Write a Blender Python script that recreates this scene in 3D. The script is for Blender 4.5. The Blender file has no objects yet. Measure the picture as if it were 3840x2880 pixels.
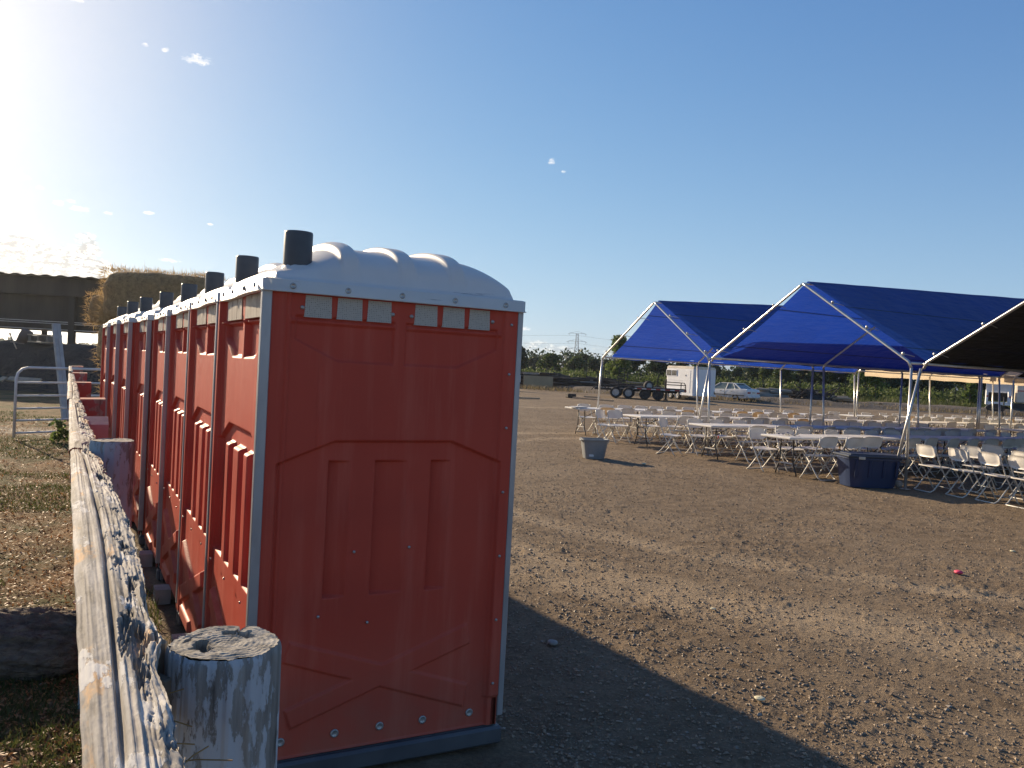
import bpy, math, random
import numpy as np
from mathutils import Vector, Matrix
R = math.radians
sc = bpy.context.scene
COL = sc.collection

# ------------------------------------------------------------------ camera, world, sun
CAM_H = 1.79
cam = bpy.data.cameras.new("camera"); camo = bpy.data.objects.new("camera", cam); COL.objects.link(camo)
cam.sensor_width = 36.0; cam.lens = 36.0 * 3130 / 3840
cam.clip_start = 0.05; cam.clip_end = 20000
camo.location = (0, 0, CAM_H)
camo.rotation_mode = 'QUATERNION'
m = Matrix.Rotation(R(90 - 1.23), 3, 'X') @ Matrix.Rotation(R(3.04), 3, 'Z')
camo.rotation_quaternion = m.to_quaternion()
sc.camera = camo

SUN_AZ, SUN_EL = -42.0, 18.7            # azimuth measured from +Y towards +X
sun = bpy.data.lights.new("sun", 'SUN'); suno = bpy.data.objects.new("sun", sun); COL.objects.link(suno)
sun.energy = 5.0; sun.angle = R(0.6); sun.color = (1.0, 0.80, 0.55)
sd = Vector((math.sin(R(SUN_AZ)) * math.cos(R(SUN_EL)), math.cos(R(SUN_AZ)) * math.cos(R(SUN_EL)), math.sin(R(SUN_EL))))
suno.rotation_mode = 'QUATERNION'; suno.rotation_quaternion = sd.to_track_quat('Z', 'Y')

world = bpy.data.worlds.new("World"); sc.world = world; world.use_nodes = True
wt = world.node_tree; wt.nodes.clear()
def wn(t, **k):
    n = wt.nodes.new(t)
    for a, b in k.items(): setattr(n, a, b)
    return n
def wm(op, a, b=None, c=None, clamp=False):
    n = wn('ShaderNodeMath', operation=op); n.use_clamp = clamp
    for i, v in enumerate((a, b, c)):
        if v is None: continue
        if isinstance(v, (int, float)): n.inputs[i].default_value = v
        else: wt.links.new(v, n.inputs[i])
    return n.outputs[0]
sky = wn('ShaderNodeTexSky', sky_type='NISHITA'); sky.sun_disc = False
sky.sun_elevation = R(SUN_EL); sky.sun_rotation = R(SUN_AZ)
sky.altitude = 0; sky.air_density = 0.75; sky.dust_density = 0.0; sky.ozone_density = 3.0
SKY_STR = 0.15; TINT = (.58, .85, 1.34); VEIL = (.24, .29, .30); VEIL_W = 8.0; SHO = 1.40; AUR = .75
tc = wn('ShaderNodeTexCoord'); sep = wn('ShaderNodeSeparateXYZ'); wt.links.new(tc.outputs['Generated'], sep.inputs[0])
X, Y, Z = sep.outputs
AZ = wm('MULTIPLY', wm('ARCTAN2', X, Y), 57.2958)
EL = wm('MULTIPLY', wm('ARCSINE', Z), 57.2958)
def smooth(v, a, b):
    n = wn('ShaderNodeMapRange', interpolation_type='SMOOTHSTEP'); wt.links.new(v, n.inputs[0])
    n.inputs[1].default_value = a; n.inputs[2].default_value = b
    return n.outputs[0]
comb = wn('ShaderNodeCombineXYZ'); wt.links.new(AZ, comb.inputs[0]); wt.links.new(wm('MULTIPLY', EL, 2.0), comb.inputs[1])
nz = wn('ShaderNodeTexNoise'); wt.links.new(comb.outputs[0], nz.inputs['Vector'])
nz.inputs['Scale'].default_value = 0.32; nz.inputs['Detail'].default_value = 9; nz.inputs['Roughness'].default_value = 0.62
nz2 = wn('ShaderNodeTexNoise'); wt.links.new(comb.outputs[0], nz2.inputs['Vector'])
nz2.inputs['Scale'].default_value = 2.2; nz2.inputs['Detail'].default_value = 8; nz2.inputs['Roughness'].default_value = 0.65
# low cumulus bank on the left horizon
top = wm('ADD', 6.1, wm('MULTIPLY', wm('SUBTRACT', nz.outputs[0], 0.5), 5.0))
top = wm('SUBTRACT', top, wm('MULTIPLY', smooth(AZ, -28.0, -21.5), 4.5))
bank = wm('MULTIPLY', smooth(wm('SUBTRACT', top, EL), -0.15, 0.5), smooth(EL, 0.5, 2.5))
shade = smooth(nz2.outputs[0], 0.44, 0.62)
# small wisps: (azimuth, elevation, half width, half height)
wisps = wn('ShaderNodeValue'); wisps.outputs[0].default_value = 0; W = wisps.outputs[0]
for (a, e, ww, hh) in ((-21.5, 17.75, 1.2, .42), (-23.4, 18.0, .35, .2), (-24.6, 18.05, .3, .16), (-28.4, 19.7, .5, .2), (1.9, 13.8, .32, .28), (2.75, 13.2, .26, .13), (-31.3, 9.5, 1.2, .32), (-31.5, 8.7, .4, .18), (-29.9, 9.0, .35, .15),
                       (-28.3, 8.45, .5, .17), (-27.7, 8.05, .9, .24), (-28.9, 8.25, .5, .2), (-26.2, 8.0, .4, .13), (-24.0, 8.3, .5, .14), (-20.3, 8.0, .25, .09), (-22.6, 5.5, .9, .16), (.7, 2.6, .5, .2)):
    dx = wm('DIVIDE', wm('SUBTRACT', AZ, a), ww); dy = wm('DIVIDE', wm('SUBTRACT', EL, e), hh)
    r2 = wm('ADD', wm('MULTIPLY', dx, dx), wm('MULTIPLY', dy, dy))
    W = wm('MAXIMUM', W, wm('SUBTRACT', 1.0, r2, clamp=True))
W = wm('MULTIPLY', smooth(wm('ADD', wm('MULTIPLY', W, 0.7), wm('MULTIPLY', wm('SUBTRACT', nz2.outputs[0], 0.5), 2.4)), 0.2, 1.0), smooth(W, 0.0, 0.3))
mixc = wn('ShaderNodeMixRGB'); mixc.inputs[1].default_value = (1.9,1.95,2.05,1); mixc.inputs[2].default_value = (7.5,7.0,6.1,1)
wt.links.new(shade, mixc.inputs[0])
# air colour: slight blue balance, pale veil towards the horizon, soft shoulder round the sun
def wv(op, a, b):
    n = wn('ShaderNodeVectorMath', operation=op)
    for i, v in enumerate((a, b)):
        if isinstance(v, tuple): n.inputs[i].default_value = v
        else: wt.links.new(v, n.inputs[i])
    return n.outputs[0]
veil = wm('POWER', 2.71828, wm('MULTIPLY', wm('MAXIMUM', EL, 0.0), -1 / VEIL_W))
vc = wn('ShaderNodeCombineXYZ')
for i, k in enumerate(VEIL): wt.links.new(wm('MULTIPLY', veil, k / SKY_STR), vc.inputs[i])
skc = wv('ADD', wv('MULTIPLY', sky.outputs[0], TINT), vc.outputs[0])
# aureole of scattered light round the sun
dsun = wn('ShaderNodeVectorMath', operation='DOT_PRODUCT'); nrm = wn('ShaderNodeVectorMath', operation='NORMALIZE'); wt.links.new(tc.outputs['Generated'], nrm.inputs[0])
wt.links.new(nrm.outputs[0], dsun.inputs[0]); dsun.inputs[1].default_value = sd[:]
ang = wm('MULTIPLY', wm('ARCCOSINE', wm('MINIMUM', dsun.outputs['Value'], 0.9999)), 57.2958)
au = wm('MULTIPLY', wm('POWER', 2.71828, wm('DIVIDE', ang, -6.5)), AUR * 6 / SKY_STR)
ac = wn('ShaderNodeCombineXYZ')
for i, k in enumerate((1.0, .93, .84)): wt.links.new(wm('MULTIPLY', au, k), ac.inputs[i])
skc = wv('ADD', skc, ac.outputs[0])
skc = wv('DIVIDE', skc, wv('ADD', wv('MULTIPLY', skc, (SKY_STR * SHO,) * 3), (1., 1., 1.)))
m1 = wn('ShaderNodeMixRGB'); wt.links.new(bank, m1.inputs[0]); wt.links.new(skc, m1.inputs[1]); wt.links.new(mixc.outputs[0], m1.inputs[2])
m2 = wn('ShaderNodeMixRGB'); wt.links.new(wm('MULTIPLY', W, 0.85), m2.inputs[0]); wt.links.new(m1.outputs[0], m2.inputs[1]); m2.inputs[2].default_value = (4.8,4.7,4.6,1)
bg = wn('ShaderNodeBackground'); bg.inputs['Strength'].default_value = SKY_STR; wt.links.new(m2.outputs[0], bg.inputs['Color'])
wo = wn('ShaderNodeOutputWorld'); wt.links.new(bg.outputs[0], wo.inputs['Surface'])

sc.render.engine = 'CYCLES'
sc.view_settings.view_transform = 'Standard'; sc.view_settings.look = 'None'
sc.view_settings.exposure = 0.72; sc.view_settings.gamma = 1.0
try: sc.view_settings.use_curve_mapping = False
except Exception: pass
sc.cycles.max_bounces = 6; sc.cycles.transparent_max_bounces = 12; sc.cycles.volume_bounces = 0

# ------------------------------------------------------------------ camera maths used to survey the place
F_, P_, R_ = 3130., R(1.23), R(3.04)
def ray(x, y):
    a = (x - 1920) / F_; b = (y - 1440) / F_
    Xc = a * math.cos(R_) + b * math.sin(R_); Yc = -a * math.sin(R_) + b * math.cos(R_)
    u = -Yc
    return Vector((Xc, math.cos(P_) + u * math.sin(P_), -math.sin(P_) + u * math.cos(P_)))
def at(x, y, d):
    r = ray(x, y); p = r * (d / r.y); return Vector((p.x, p.y, p.z + CAM_H))
def ground_pt(x, y):
    r_ = ray(x, y); k = -CAM_H / r_.z; return Vector((r_.x * k, r_.y * k, 0))
YAW = R(28.1)
EX = Vector((math.cos(YAW), math.sin(YAW), 0)); EY = Vector((-math.sin(YAW), math.cos(YAW), 0))
C0 = Vector((-.99, 3.375, 0))            # near back corner of the toilet row
T0 = Vector((6.94, 14.57, 0))            # near right leg of the middle tent
def roww(x, y, z=0): return C0 + EX * x + EY * y + Vector((0, 0, z))
def tentw(s, t, z=0): return T0 + EX * s + EY * t + Vector((0, 0, z))

# ------------------------------------------------------------------ noise in numpy
def _hash(ix, iy, seed):
    h = (ix.astype(np.int64) * 374761393 + iy.astype(np.int64) * 668265263 + seed * 1442695041) & 0xffffffff
    h = ((h ^ (h >> 13)) * 1274126177) & 0xffffffff
    return ((h ^ (h >> 16)) & 0xffff) / 65535.0
def vnoise(x, y, seed=0):
    ix = np.floor(x); iy = np.floor(y); fx = x - ix; fy = y - iy
    fx = fx * fx * (3 - 2 * fx); fy = fy * fy * (3 - 2 * fy)
    a = _hash(ix, iy, seed); b = _hash(ix + 1, iy, seed); c = _hash(ix, iy + 1, seed); d = _hash(ix + 1, iy + 1, seed)
    return (a * (1 - fx) + b * fx) * (1 - fy) + (c * (1 - fx) + d * fx) * fy
def fbm(x, y, oct=4, seed=0, g=.5):
    s = 0; a = 1; t = 0
    for i in range(oct):
        s = s + a * vnoise(x * 2 ** i, y * 2 ** i, seed + i * 7); t += a; a *= g
    return s / t
def sstep(v, a, b):
    t = np.clip((v - a) / (b - a), 0, 1); return t * t * (3 - 2 * t)

# ------------------------------------------------------------------ mesh builder
class MB:
    def __init__(s): s.v = []; s.f = []
    def add(s, vs, fs):
        o = len(s.v); s.v.extend(tuple(map(float, v)) for v in vs); s.f.extend(tuple(i + o for i in f) for f in fs); return s
    def box(s, c, d, rz=0, rx=0, ry=0, ch=0.0):
        M = Matrix.Translation(Vector(c)) @ Matrix.Rotation(rz, 4, 'Z') @ Matrix.Rotation(rx, 4, 'X') @ Matrix.Rotation(ry, 4, 'Y')
        hx, hy, hz = d[0] / 2, d[1] / 2, d[2] / 2
        if ch <= 0:
            vs = [M @ Vector((sx * hx, sy * hy, sz * hz)) for sx in (-1, 1) for sy in (-1, 1) for sz in (-1, 1)]
            fs = [(0, 1, 3, 2), (4, 6, 7, 5), (0, 4, 5, 1), (2, 3, 7, 6), (0, 2, 6, 4), (1, 5, 7, 3)]
            return s.add(vs, fs)
        ch = min(ch, hx * .9, hy * .9, hz * .9); vs = []; idx = {}
        for sx in (-1, 1):
            for sy in (-1, 1):
                for sz in (-1, 1):
                    for ax in range(3):
                        p = [sx * (hx - ch), sy * (hy - ch), sz * (hz - ch)]
                        p[ax] = (sx * hx, sy * hy, sz * hz)[ax]
                        idx[(sx, sy, sz, ax)] = len(vs); vs.append(M @ Vector(p))
        fs = []
        for ax in range(3):
            o = [a for a in range(3) if a != ax]
            for sg in (-1, 1):
                q = []
                for (a, b) in ((-1, -1), (1, -1), (1, 1), (-1, 1)):
                    k = [0, 0, 0]; k[ax] = sg; k[o[0]] = a; k[o[1]] = b; q.append(idx[(*k, ax)])
                if (sg > 0) == (ax == 1): q = q[::-1]
                fs.append(tuple(q))
        for ax in range(3):
            o = [a for a in range(3) if a != ax]
            for a in (-1, 1):
                for b in (-1, 1):
                    k0 = [0, 0, 0]; k1 = [0, 0, 0]; k0[ax] = -1; k1[ax] = 1; k0[o[0]] = k1[o[0]] = a; k0[o[1]] = k1[o[1]] = b
                    fs.append((idx[(*k0, o[0])], idx[(*k1, o[0])], idx[(*k1, o[1])], idx[(*k0, o[1])]))
        for sx in (-1, 1):
            for sy in (-1, 1):
                for sz in (-1, 1): fs.append(tuple(idx[(sx, sy, sz, a)] for a in range(3)))
        return s.add(vs, fs)
    def tube(s, path, r, n=8, cap=True):
        P = [Vector(p) for p in path]; rr = r if isinstance(r, (list, tuple)) else [r] * len(P)
        d0 = (P[1] - P[0]).normalized(); u = d0.orthogonal().normalized(); vs = []; fs = []
        for i, p in enumerate(P):
            if i == 0: d = P[1] - P[0]
            elif i == len(P) - 1: d = P[-1] - P[-2]
            else: d = (P[i + 1] - P[i]).normalized() + (P[i] - P[i - 1]).normalized()
            d = d.normalized(); u = (u - d * u.dot(d)).normalized(); w = d.cross(u)
            for k in range(n):
                a = 2 * math.pi * k / n; vs.append(p + (u * math.cos(a) + w * math.sin(a)) * rr[i])
        for i in range(len(P) - 1):
            for k in range(n):
                a = i * n + k; b = i * n + (k + 1) % n; fs.append((a, b, b + n, a + n))
        if cap:
            fs.append(tuple(range(n))[::-1]); fs.append(tuple(range((len(P) - 1) * n, len(P) * n)))
        return s.add(vs, fs)
    def lathe(s, prof, n=16, M=None, cap=True):
        M = M or Matrix(); vs = []; fs = []
        for (r, z) in prof:
            for k in range(n):
                a = 2 * math.pi * k / n; vs.append(M @ Vector((r * math.cos(a), r * math.sin(a), z)))
        for i in range(len(prof) - 1):
            for k in range(n):
                a = i * n + k; b = i * n + (k + 1) % n; fs.append((a, b, b + n, a + n))
        if cap: fs.append(tuple(range(n))[::-1]); fs.append(tuple(range((len(prof) - 1) * n, len(prof) * n)))
        return s.add(vs, fs)
    def grid(s, Pm, flip=False):
        ny, nx = Pm.shape[:2]; o = len(s.v); s.v.extend(map(tuple, Pm.reshape(-1, 3).tolist()))
        j, i = np.mgrid[0:ny - 1, 0:nx - 1]; a = (j * nx + i + o).ravel()
        q = np.stack([a, a + 1, a + 1 + nx, a + nx], 1)
        if flip: q = q[:, ::-1]
        s.f.extend(map(tuple, q.tolist())); return s
    def prism(s, poly, thick, M):
        n = len(poly); vs = [M @ Vector((p[0], p[1], 0)) for p in poly] + [M @ Vector((p[0], p[1], thick)) for p in poly]
        fs = [tuple(range(n))[::-1], tuple(range(n, 2 * n))] + [(i, (i + 1) % n, (i + 1) % n + n, i + n) for i in range(n)]
        return s.add(vs, fs)
    def mesh(s, name, mat, smooth=False):
        me = bpy.data.meshes.new(name); me.from_pydata(s.v, [], s.f)
        if mat: me.materials.append(mat)
        if smooth: me.polygons.foreach_set('use_smooth', [True] * len(me.polygons))
        me.update(); return me
    def build(s, name, mat, parent=None, smooth=False, **k):
        return link(name, s.mesh(name, mat, smooth), parent, **k)
def link(name, data, parent=None, loc=None, rz=0, label=None, kind=None):
    o = bpy.data.objects.new(name, data); COL.objects.link(o); o.parent = parent
    if loc is not None: o.location = loc
    if rz: o.rotation_euler = (0, 0, rz)
    if label: o['label'] = label
    if kind: o['kind'] = kind
    return o
def autosmooth(o, ang=35):
    me = o.data; me.polygons.foreach_set('use_smooth', [True] * len(me.polygons))
    try: me.set_sharp_from_angle(angle=R(ang))
    except Exception: pass
    return o
def thing(name, label, cat, loc=(0, 0, 0), rz=0, group=None):
    o = bpy.data.objects.new(name, None); COL.objects.link(o); o.location = loc; o.rotation_euler = (0, 0, rz)
    o.empty_display_size = .2
    return tag(o, label, cat, group)
def tag(o, label, cat, group=None):
    o['label'] = label; o['category'] = cat
    if group: o['group'] = group
    return o
def struct(o): o['kind'] = 'structure'; return o
def stuff(o, label=None, cat=None):
    o['kind'] = 'stuff'
    if label: o['label'] = label
    if cat: o['category'] = cat
    return o
def kids(o): return list(o.children)
def dup(root, loc, rz, label, group=None):
    r = root.copy(); COL.objects.link(r); r.location = loc; r.rotation_euler = (0, 0, rz); r['label'] = label
    if group: r['group'] = group
    for ch in kids(root):
        c = ch.copy(); COL.objects.link(c); c.parent = r
        for g in kids(ch):
            d = g.copy(); COL.objects.link(d); d.parent = c
    return r
ORD = ['first', 'second', 'third', 'fourth', 'fifth', 'sixth', 'seventh', 'eighth', 'ninth', 'tenth', 'eleventh', 'twelfth', 'thirteenth', 'fourteenth',
       'fifteenth', 'sixteenth', 'seventeenth', 'eighteenth', 'nineteenth', 'twentieth', 'twenty-first', 'twenty-second', 'twenty-third', 'twenty-fourth', 'twenty-fifth', 'twenty-sixth']

# ------------------------------------------------------------------ materials
def nodes(name):
    mt = bpy.data.materials.new(name); mt.use_nodes = True
    nt = mt.node_tree; b = nt.nodes['Principled BSDF']; return mt, nt, b
def N(nt, t, **k):
    n = nt.nodes.new(t)
    for a, b in k.items(): setattr(n, a, b)
    return n
def noise(nt, vec, scale, detail=5, rough=.55):
    n = N(nt, 'ShaderNodeTexNoise'); n.inputs['Scale'].default_value = scale; n.inputs['Detail'].default_value = detail; n.inputs['Roughness'].default_value = rough
    if vec is not None: nt.links.new(vec, n.inputs['Vector'])
    return n.outputs[0]
def ramp(nt, fac, stops):
    r = N(nt, 'ShaderNodeValToRGB'); nt.links.new(fac, r.inputs[0]); e = r.color_ramp.elements
    while len(e) > 1: e.remove(e[-1])
    e[0].position = stops[0][0]; e[0].color = (*stops[0][1], 1)
    for p, c in stops[1:]:
        k = e.new(p); k.color = (*c, 1)
    return r.outputs[0]
def mapping(nt, sc_=(1, 1, 1), coord='Object'):
    t = N(nt, 'ShaderNodeTexCoord'); mp = N(nt, 'ShaderNodeMapping'); mp.inputs['Scale'].default_value = sc_
    nt.links.new(t.outputs[coord], mp.inputs[0]); return mp.outputs[0]
def g3(v): return (v, v, v)
def mixrgb(nt, f, a, b, mode='MIX'):
    n = N(nt, 'ShaderNodeMixRGB', blend_type=mode)
    for i, v in enumerate((f, a, b)):
        if isinstance(v, (int, float)): n.inputs[i].default_value = v
        elif isinstance(v, tuple): n.inputs[i].default_value = (*v, 1)
        else: nt.links.new(v, n.inputs[i])
    return n.outputs[0]
def mathn(nt, op, a, b=0.0, clamp=False):
    n = N(nt, 'ShaderNodeMath', operation=op); n.use_clamp = clamp
    for i, v in enumerate((a, b)):
        if isinstance(v, (int, float)): n.inputs[i].default_value = v
        else: nt.links.new(v, n.inputs[i])
    return n.outputs[0]
def bump(nt, b, h, strength=.4, dist=.01):
    n = N(nt, 'ShaderNodeBump'); n.inputs['Strength'].default_value = strength; n.inputs['Distance'].default_value = dist
    nt.links.new(h, n.inputs['Height']); nt.links.new(n.outputs[0], b.inputs['Normal'])
def pm(name, c1, c2=None, scale=4, rough=.6, metal=0, bs=None, bstr=.3, bdist=.01, stretch=(1, 1, 1), lo=.35, hi=.65, detail=5, trans=0, spec=None):
    mt, nt, b = nodes(name); v = mapping(nt, stretch)
    c2 = c2 or tuple(x * .8 for x in c1)
    nt.links.new(ramp(nt, noise(nt, v, scale, detail), [(lo, c1), (hi, c2)]), b.inputs['Base Color'])
    b.inputs['Roughness'].default_value = rough; b.inputs['Metallic'].default_value = metal
    if spec is not None: b.inputs['Specular IOR Level'].default_value = spec
    if bs: bump(nt, b, noise(nt, v, bs, 6), bstr, bdist)
    if trans:
        t = N(nt, 'ShaderNodeBsdfTranslucent'); mx = N(nt, 'ShaderNodeMixShader'); mx.inputs[0].default_value = trans
        cr = [l.from_socket for l in nt.links if l.to_socket == b.inputs['Base Color']][0]
        nt.links.new(cr, t.inputs[0]); nt.links.new(b.outputs[0], mx.inputs[1]); nt.links.new(t.outputs[0], mx.inputs[2])
        nt.links.new(mx.outputs[0], nt.nodes['Material Output'].inputs['Surface'])
    return mt
M = {}
# red moulded plastic with faded streaks and dust
mt, nt, b = nodes('red_plastic'); v = mapping(nt); vs = mapping(nt, (9, 9, .7))
c = ramp(nt, noise(nt, v, 1.6, 5), [(.3, (.53, .076, .046)), (.7, (.46, .065, .041))])
st = ramp(nt, noise(nt, vs, 1.5, 7, .65), [(.5, g3(0)), (.8, g3(.45))]); scr = ramp(nt, noise(nt, mapping(nt, (2, 2, 16)), 5, 9, .75), [(.68, g3(0)), (.74, g3(.3))]); st = mathn(nt, 'MAXIMUM', st, scr)
c = mixrgb(nt, st, c, (.66, .19, .13))
sx = N(nt, 'ShaderNodeSeparateXYZ'); nt.links.new(v, sx.inputs[0])
low = mathn(nt, 'MULTIPLY', mathn(nt, 'SUBTRACT', 1.0, mathn(nt, 'MULTIPLY', sx.outputs[2], 1.5), True), .75)
c = mixrgb(nt, mathn(nt, 'MULTIPLY', low, noise(nt, v, 7, 5)), c, (.26, .17, .12))
nt.links.new(c, b.inputs['Base Color'])
nt.links.new(ramp(nt, noise(nt, v, 6, 5), [(.3, g3(.46)), (.7, g3(.60))]), b.inputs['Roughness'])
b.inputs['Specular IOR Level'].default_value = .14; bump(nt, b, noise(nt, v, 160, 3), .10, .002); M['red'] = mt
# roof plastic
mt, nt, b = nodes('white_roof_plastic'); v = mapping(nt); vs = mapping(nt, (1.2, 5, 14))
c = ramp(nt, noise(nt, v, 3, 5), [(.3, (.84, .81, .75)), (.7, (.74, .715, .66))])
d = ramp(nt, noise(nt, vs, 2.2, 8, .7), [(.60, g3(0)), (.72, g3(.8))])
sx = N(nt, 'ShaderNodeSeparateXYZ'); nt.links.new(v, sx.inputs[0])
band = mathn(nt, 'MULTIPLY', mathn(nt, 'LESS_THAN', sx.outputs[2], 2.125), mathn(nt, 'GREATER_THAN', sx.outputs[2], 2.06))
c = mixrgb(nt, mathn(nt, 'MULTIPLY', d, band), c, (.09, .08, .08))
nt.links.new(c, b.inputs['Base Color']); b.inputs['Roughness'].default_value = .42
t = N(nt, 'ShaderNodeBsdfTranslucent'); mx = N(nt, 'ShaderNodeMixShader'); mx.inputs[0].default_value = .22
nt.links.new(c, t.inputs[0]); nt.links.new(b.outputs[0], mx.inputs[1]); nt.links.new(t.outputs[0], mx.inputs[2]); nt.links.new(mx.outputs[0], nt.nodes['Material Output'].inputs['Surface'])
M['roof'] = mt
M['pipe'] = pm('grey_vent_pipe', (.075, .075, .078), (.055, .055, .06), 8, .45, bs=60, bstr=.1, bdist=.002)
M['alu'] = pm('grey_corner_trim', (.42, .42, .43), (.33, .33, .34), 12, .38, .35, stretch=(1, 1, .3))
M['skid'] = pm('grey_skid', (.085, .095, .105), (.06, .065, .075), 5, .5, bs=40, bstr=.2, bdist=.003)
M['screw'] = pm('screw_metal', (.45, .45, .44), (.3, .3, .3), 40, .35, .5)
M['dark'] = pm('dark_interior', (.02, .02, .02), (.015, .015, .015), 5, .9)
# perforated vent screen
mt, nt, b = nodes('perforated_vent'); v = mapping(nt, (1, 1, 1)); vo = N(nt, 'ShaderNodeTexVoronoi'); vo.inputs['Scale'].default_value = 128; vo.inputs['Randomness'].default_value = 0.12
nt.links.new(v, vo.inputs['Vector'])
nt.links.new(ramp(nt, vo.outputs['Distance'], [(.30, (.16, .14, .12)), (.42, (.46, .42, .36))]), b.inputs['Base Color']); b.inputs['Roughness'].default_value = .6
M['vent'] = mt
M['pane'] = pm('cream_vent_pane', (.50, .44, .37), (.36, .31, .26), 6, .5, trans=.2, stretch=(1, 6, 1))
# weathered wood with flaking white paint
def weathered(name, base1, base2, paint, pth, stretch, redp=None, orange=0.0, gs=26):
    mt, nt, b = nodes(name); v = mapping(nt, stretch); vi = mapping(nt)
    g = noise(nt, v, gs, 8, .68)
    c = ramp(nt, g, [(.30, tuple(x * .25 for x in base1)), (.40, base1), (.55, base2), (.7, tuple(min(1, x * 1.45) for x in base2))])
    if orange:
        oz = ramp(nt, noise(nt, mapping(nt, (3.2, .7, 3.2)), 3.3, 5, .65), [(.58, g3(0)), (.64, g3(1))]); c = mixrgb(nt, mathn(nt, 'MULTIPLY', oz, orange), c, (.55, .34, .17))
    pn = noise(nt, mapping(nt, tuple(1 + (s - 1) * .75 for s in stretch)), 11, 8, .66)
    pf = ramp(nt, pn, [(pth, g3(0)), (pth + .02, g3(1))])
    c = mixrgb(nt, pf, c, paint)
    if redp:
        rf = ramp(nt, noise(nt, vi, 9, 6), [(.42, g3(0)), (.46, g3(1))]); c = mixrgb(nt, rf, c, redp)
    nt.links.new(c, b.inputs['Base Color']); b.inputs['Roughness'].default_value = .85; b.inputs['Specular IOR Level'].default_value = .25
    h = mathn(nt, 'ADD', mathn(nt, 'MULTIPLY', g, 1.0), mathn(nt, 'MULTIPLY', pf, .35))
    bump(nt, b, h, .6, .004); return mt
M['post'] = weathered('flaking_white_post', (.20, .185, .165), (.29, .275, .25), (.47, .49, .51), .49, (1, 1, .09))
M['post2'] = weathered('flaking_post_bounce_offset', (.13, .15, .155), (.19, .22, .225), (.28, .37, .43), .46, (1, 1, .09))  # white post paint, darkened and blued to offset red light bounced off the toilets
M['posttop'] = weathered('grey_end_grain', (.20, .18, .15), (.34, .31, .26), (.3, .28, .25), .72, (1, 1, 1), orange=.25)
M['rail'] = weathered('silvery_rail_wood', (.25, .225, .19), (.41, .38, .335), (.56, .54, .50), .57, (1, .10, 1), orange=.9)
M['redpost'] = weathered('red_painted_post', (.20, .12, .10), (.30, .20, .18), (.40, .30, .28), .62, (1, 1, .3), redp=(.33, .085, .075))
M['pinkpost'] = pm('faded_red_timber', (.46, .22, .21), (.40, .18, .17), 6, .7, bs=30)
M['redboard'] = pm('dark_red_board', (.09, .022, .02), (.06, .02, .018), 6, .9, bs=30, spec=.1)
M['galv'] = pm('galvanised_tube', (.50, .49, .46), (.40, .39, .37), 14, .38, .55)
M['tentpipe'] = pm('tent_pipe', (.62, .61, .58), (.52, .51, .49), 14, .33, .75)
M['gate'] = pm('gate_tube', (.66, .66, .64), (.54, .54, .52), 9, .5, .1)
M['white_pl'] = pm('white_chair_plastic', (.80, .76, .70), (.72, .68, .62), 7, .42, trans=.10)
M['yellow_pl'] = pm('yellowed_chair_plastic', (.74, .60, .40), (.68, .54, .34), 7, .42, trans=.28)
M['wframe'] = pm('cream_painted_tube', (.66, .64, .58), (.52, .50, .45), 20, .4, .1)
M['tabletop'] = pm('white_table_plastic', (.76, .73, .66), (.70, .67, .60), 5, .5, bs=200, bstr=.1, bdist=.002)
M['tleg'] = pm('dark_table_leg', (.035, .033, .032), (.05, .045, .04), 12, .45, .3)
def tarpmat(name, c, tr, rough=.45, tcol=None):
    mt, nt, b = nodes(name); v = mapping(nt)
    col = ramp(nt, noise(nt, v, 1.3, 6), [(.3, c), (.7, tuple(x * .82 for x in c))])
    wv = N(nt, 'ShaderNodeTexWave'); wv.inputs['Scale'].default_value = .9; wv.inputs['Distortion'].default_value = .6; nt.links.new(v, wv.inputs['Vector'])
    nt.links.new(col, b.inputs['Base Color']); b.inputs['Roughness'].default_value = rough
    bump(nt, b, mathn(nt, 'ADD', noise(nt, v, 2.2, 5), mathn(nt, 'MULTIPLY', noise(nt, mapping(nt, (1, 4, 4)), 2.0, 3), .8)), .8, .10)
    sz = N(nt, 'ShaderNodeSeparateXYZ'); nt.links.new(v, sz.inputs[0]); sm_ = None
    for zc in (2.50, 3.28):
        k_ = mathn(nt, 'LESS_THAN', mathn(nt, 'ABSOLUTE', mathn(nt, 'SUBTRACT', sz.outputs[2], zc)), .012); sm_ = k_ if sm_ is None else mathn(nt, 'ADD', sm_, k_)
    col = mixrgb(nt, mathn(nt, 'MULTIPLY', sm_, .75), col, (.006, .008, .03)); nt.links.new(col, b.inputs['Base Color'])
    tsrc = mixrgb(nt, mathn(nt, 'MULTIPLY', sm_, .75), tcol or c, (.004, .01, .04)); tsrc = mixrgb(nt, ramp(nt, noise(nt, v, .8, 6, .6), [(.35, g3(0)), (.7, g3(.35))]), tsrc, tuple(x * .55 for x in (tcol or c)))
    if tr:
        t = N(nt, 'ShaderNodeBsdfTranslucent'); nt.links.new(tsrc, t.inputs[0]); mx = N(nt, 'ShaderNodeMixShader'); mx.inputs[0].default_value = tr
        nt.links.new(b.outputs[0], mx.inputs[1]); nt.links.new(t.outputs[0], mx.inputs[2]); nt.links.new(mx.outputs[0], nt.nodes['Material Output'].inputs['Surface'])
    return mt
M['bluetarp'] = tarpmat('blue_tarp', (.028, .058, .235), .36, .5, (.018, .078, .52))
M['darktarp'] = tarpmat('dark_brown_tarp', (.016, .014, .012), 0, .7)
M['creamtarp'] = tarpmat('cream_tarp', (.52, .46, .38), .5, .6, (.75, .62, .45))
M['bin_grey'] = pm('grey_bin_plastic', (.30, .31, .31), (.25, .26, .26), 4, .5, trans=.15)
M['bin_blue'] = pm('blue_tote_plastic', (.015, .035, .10), (.012, .03, .085), 4, .4)
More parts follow.
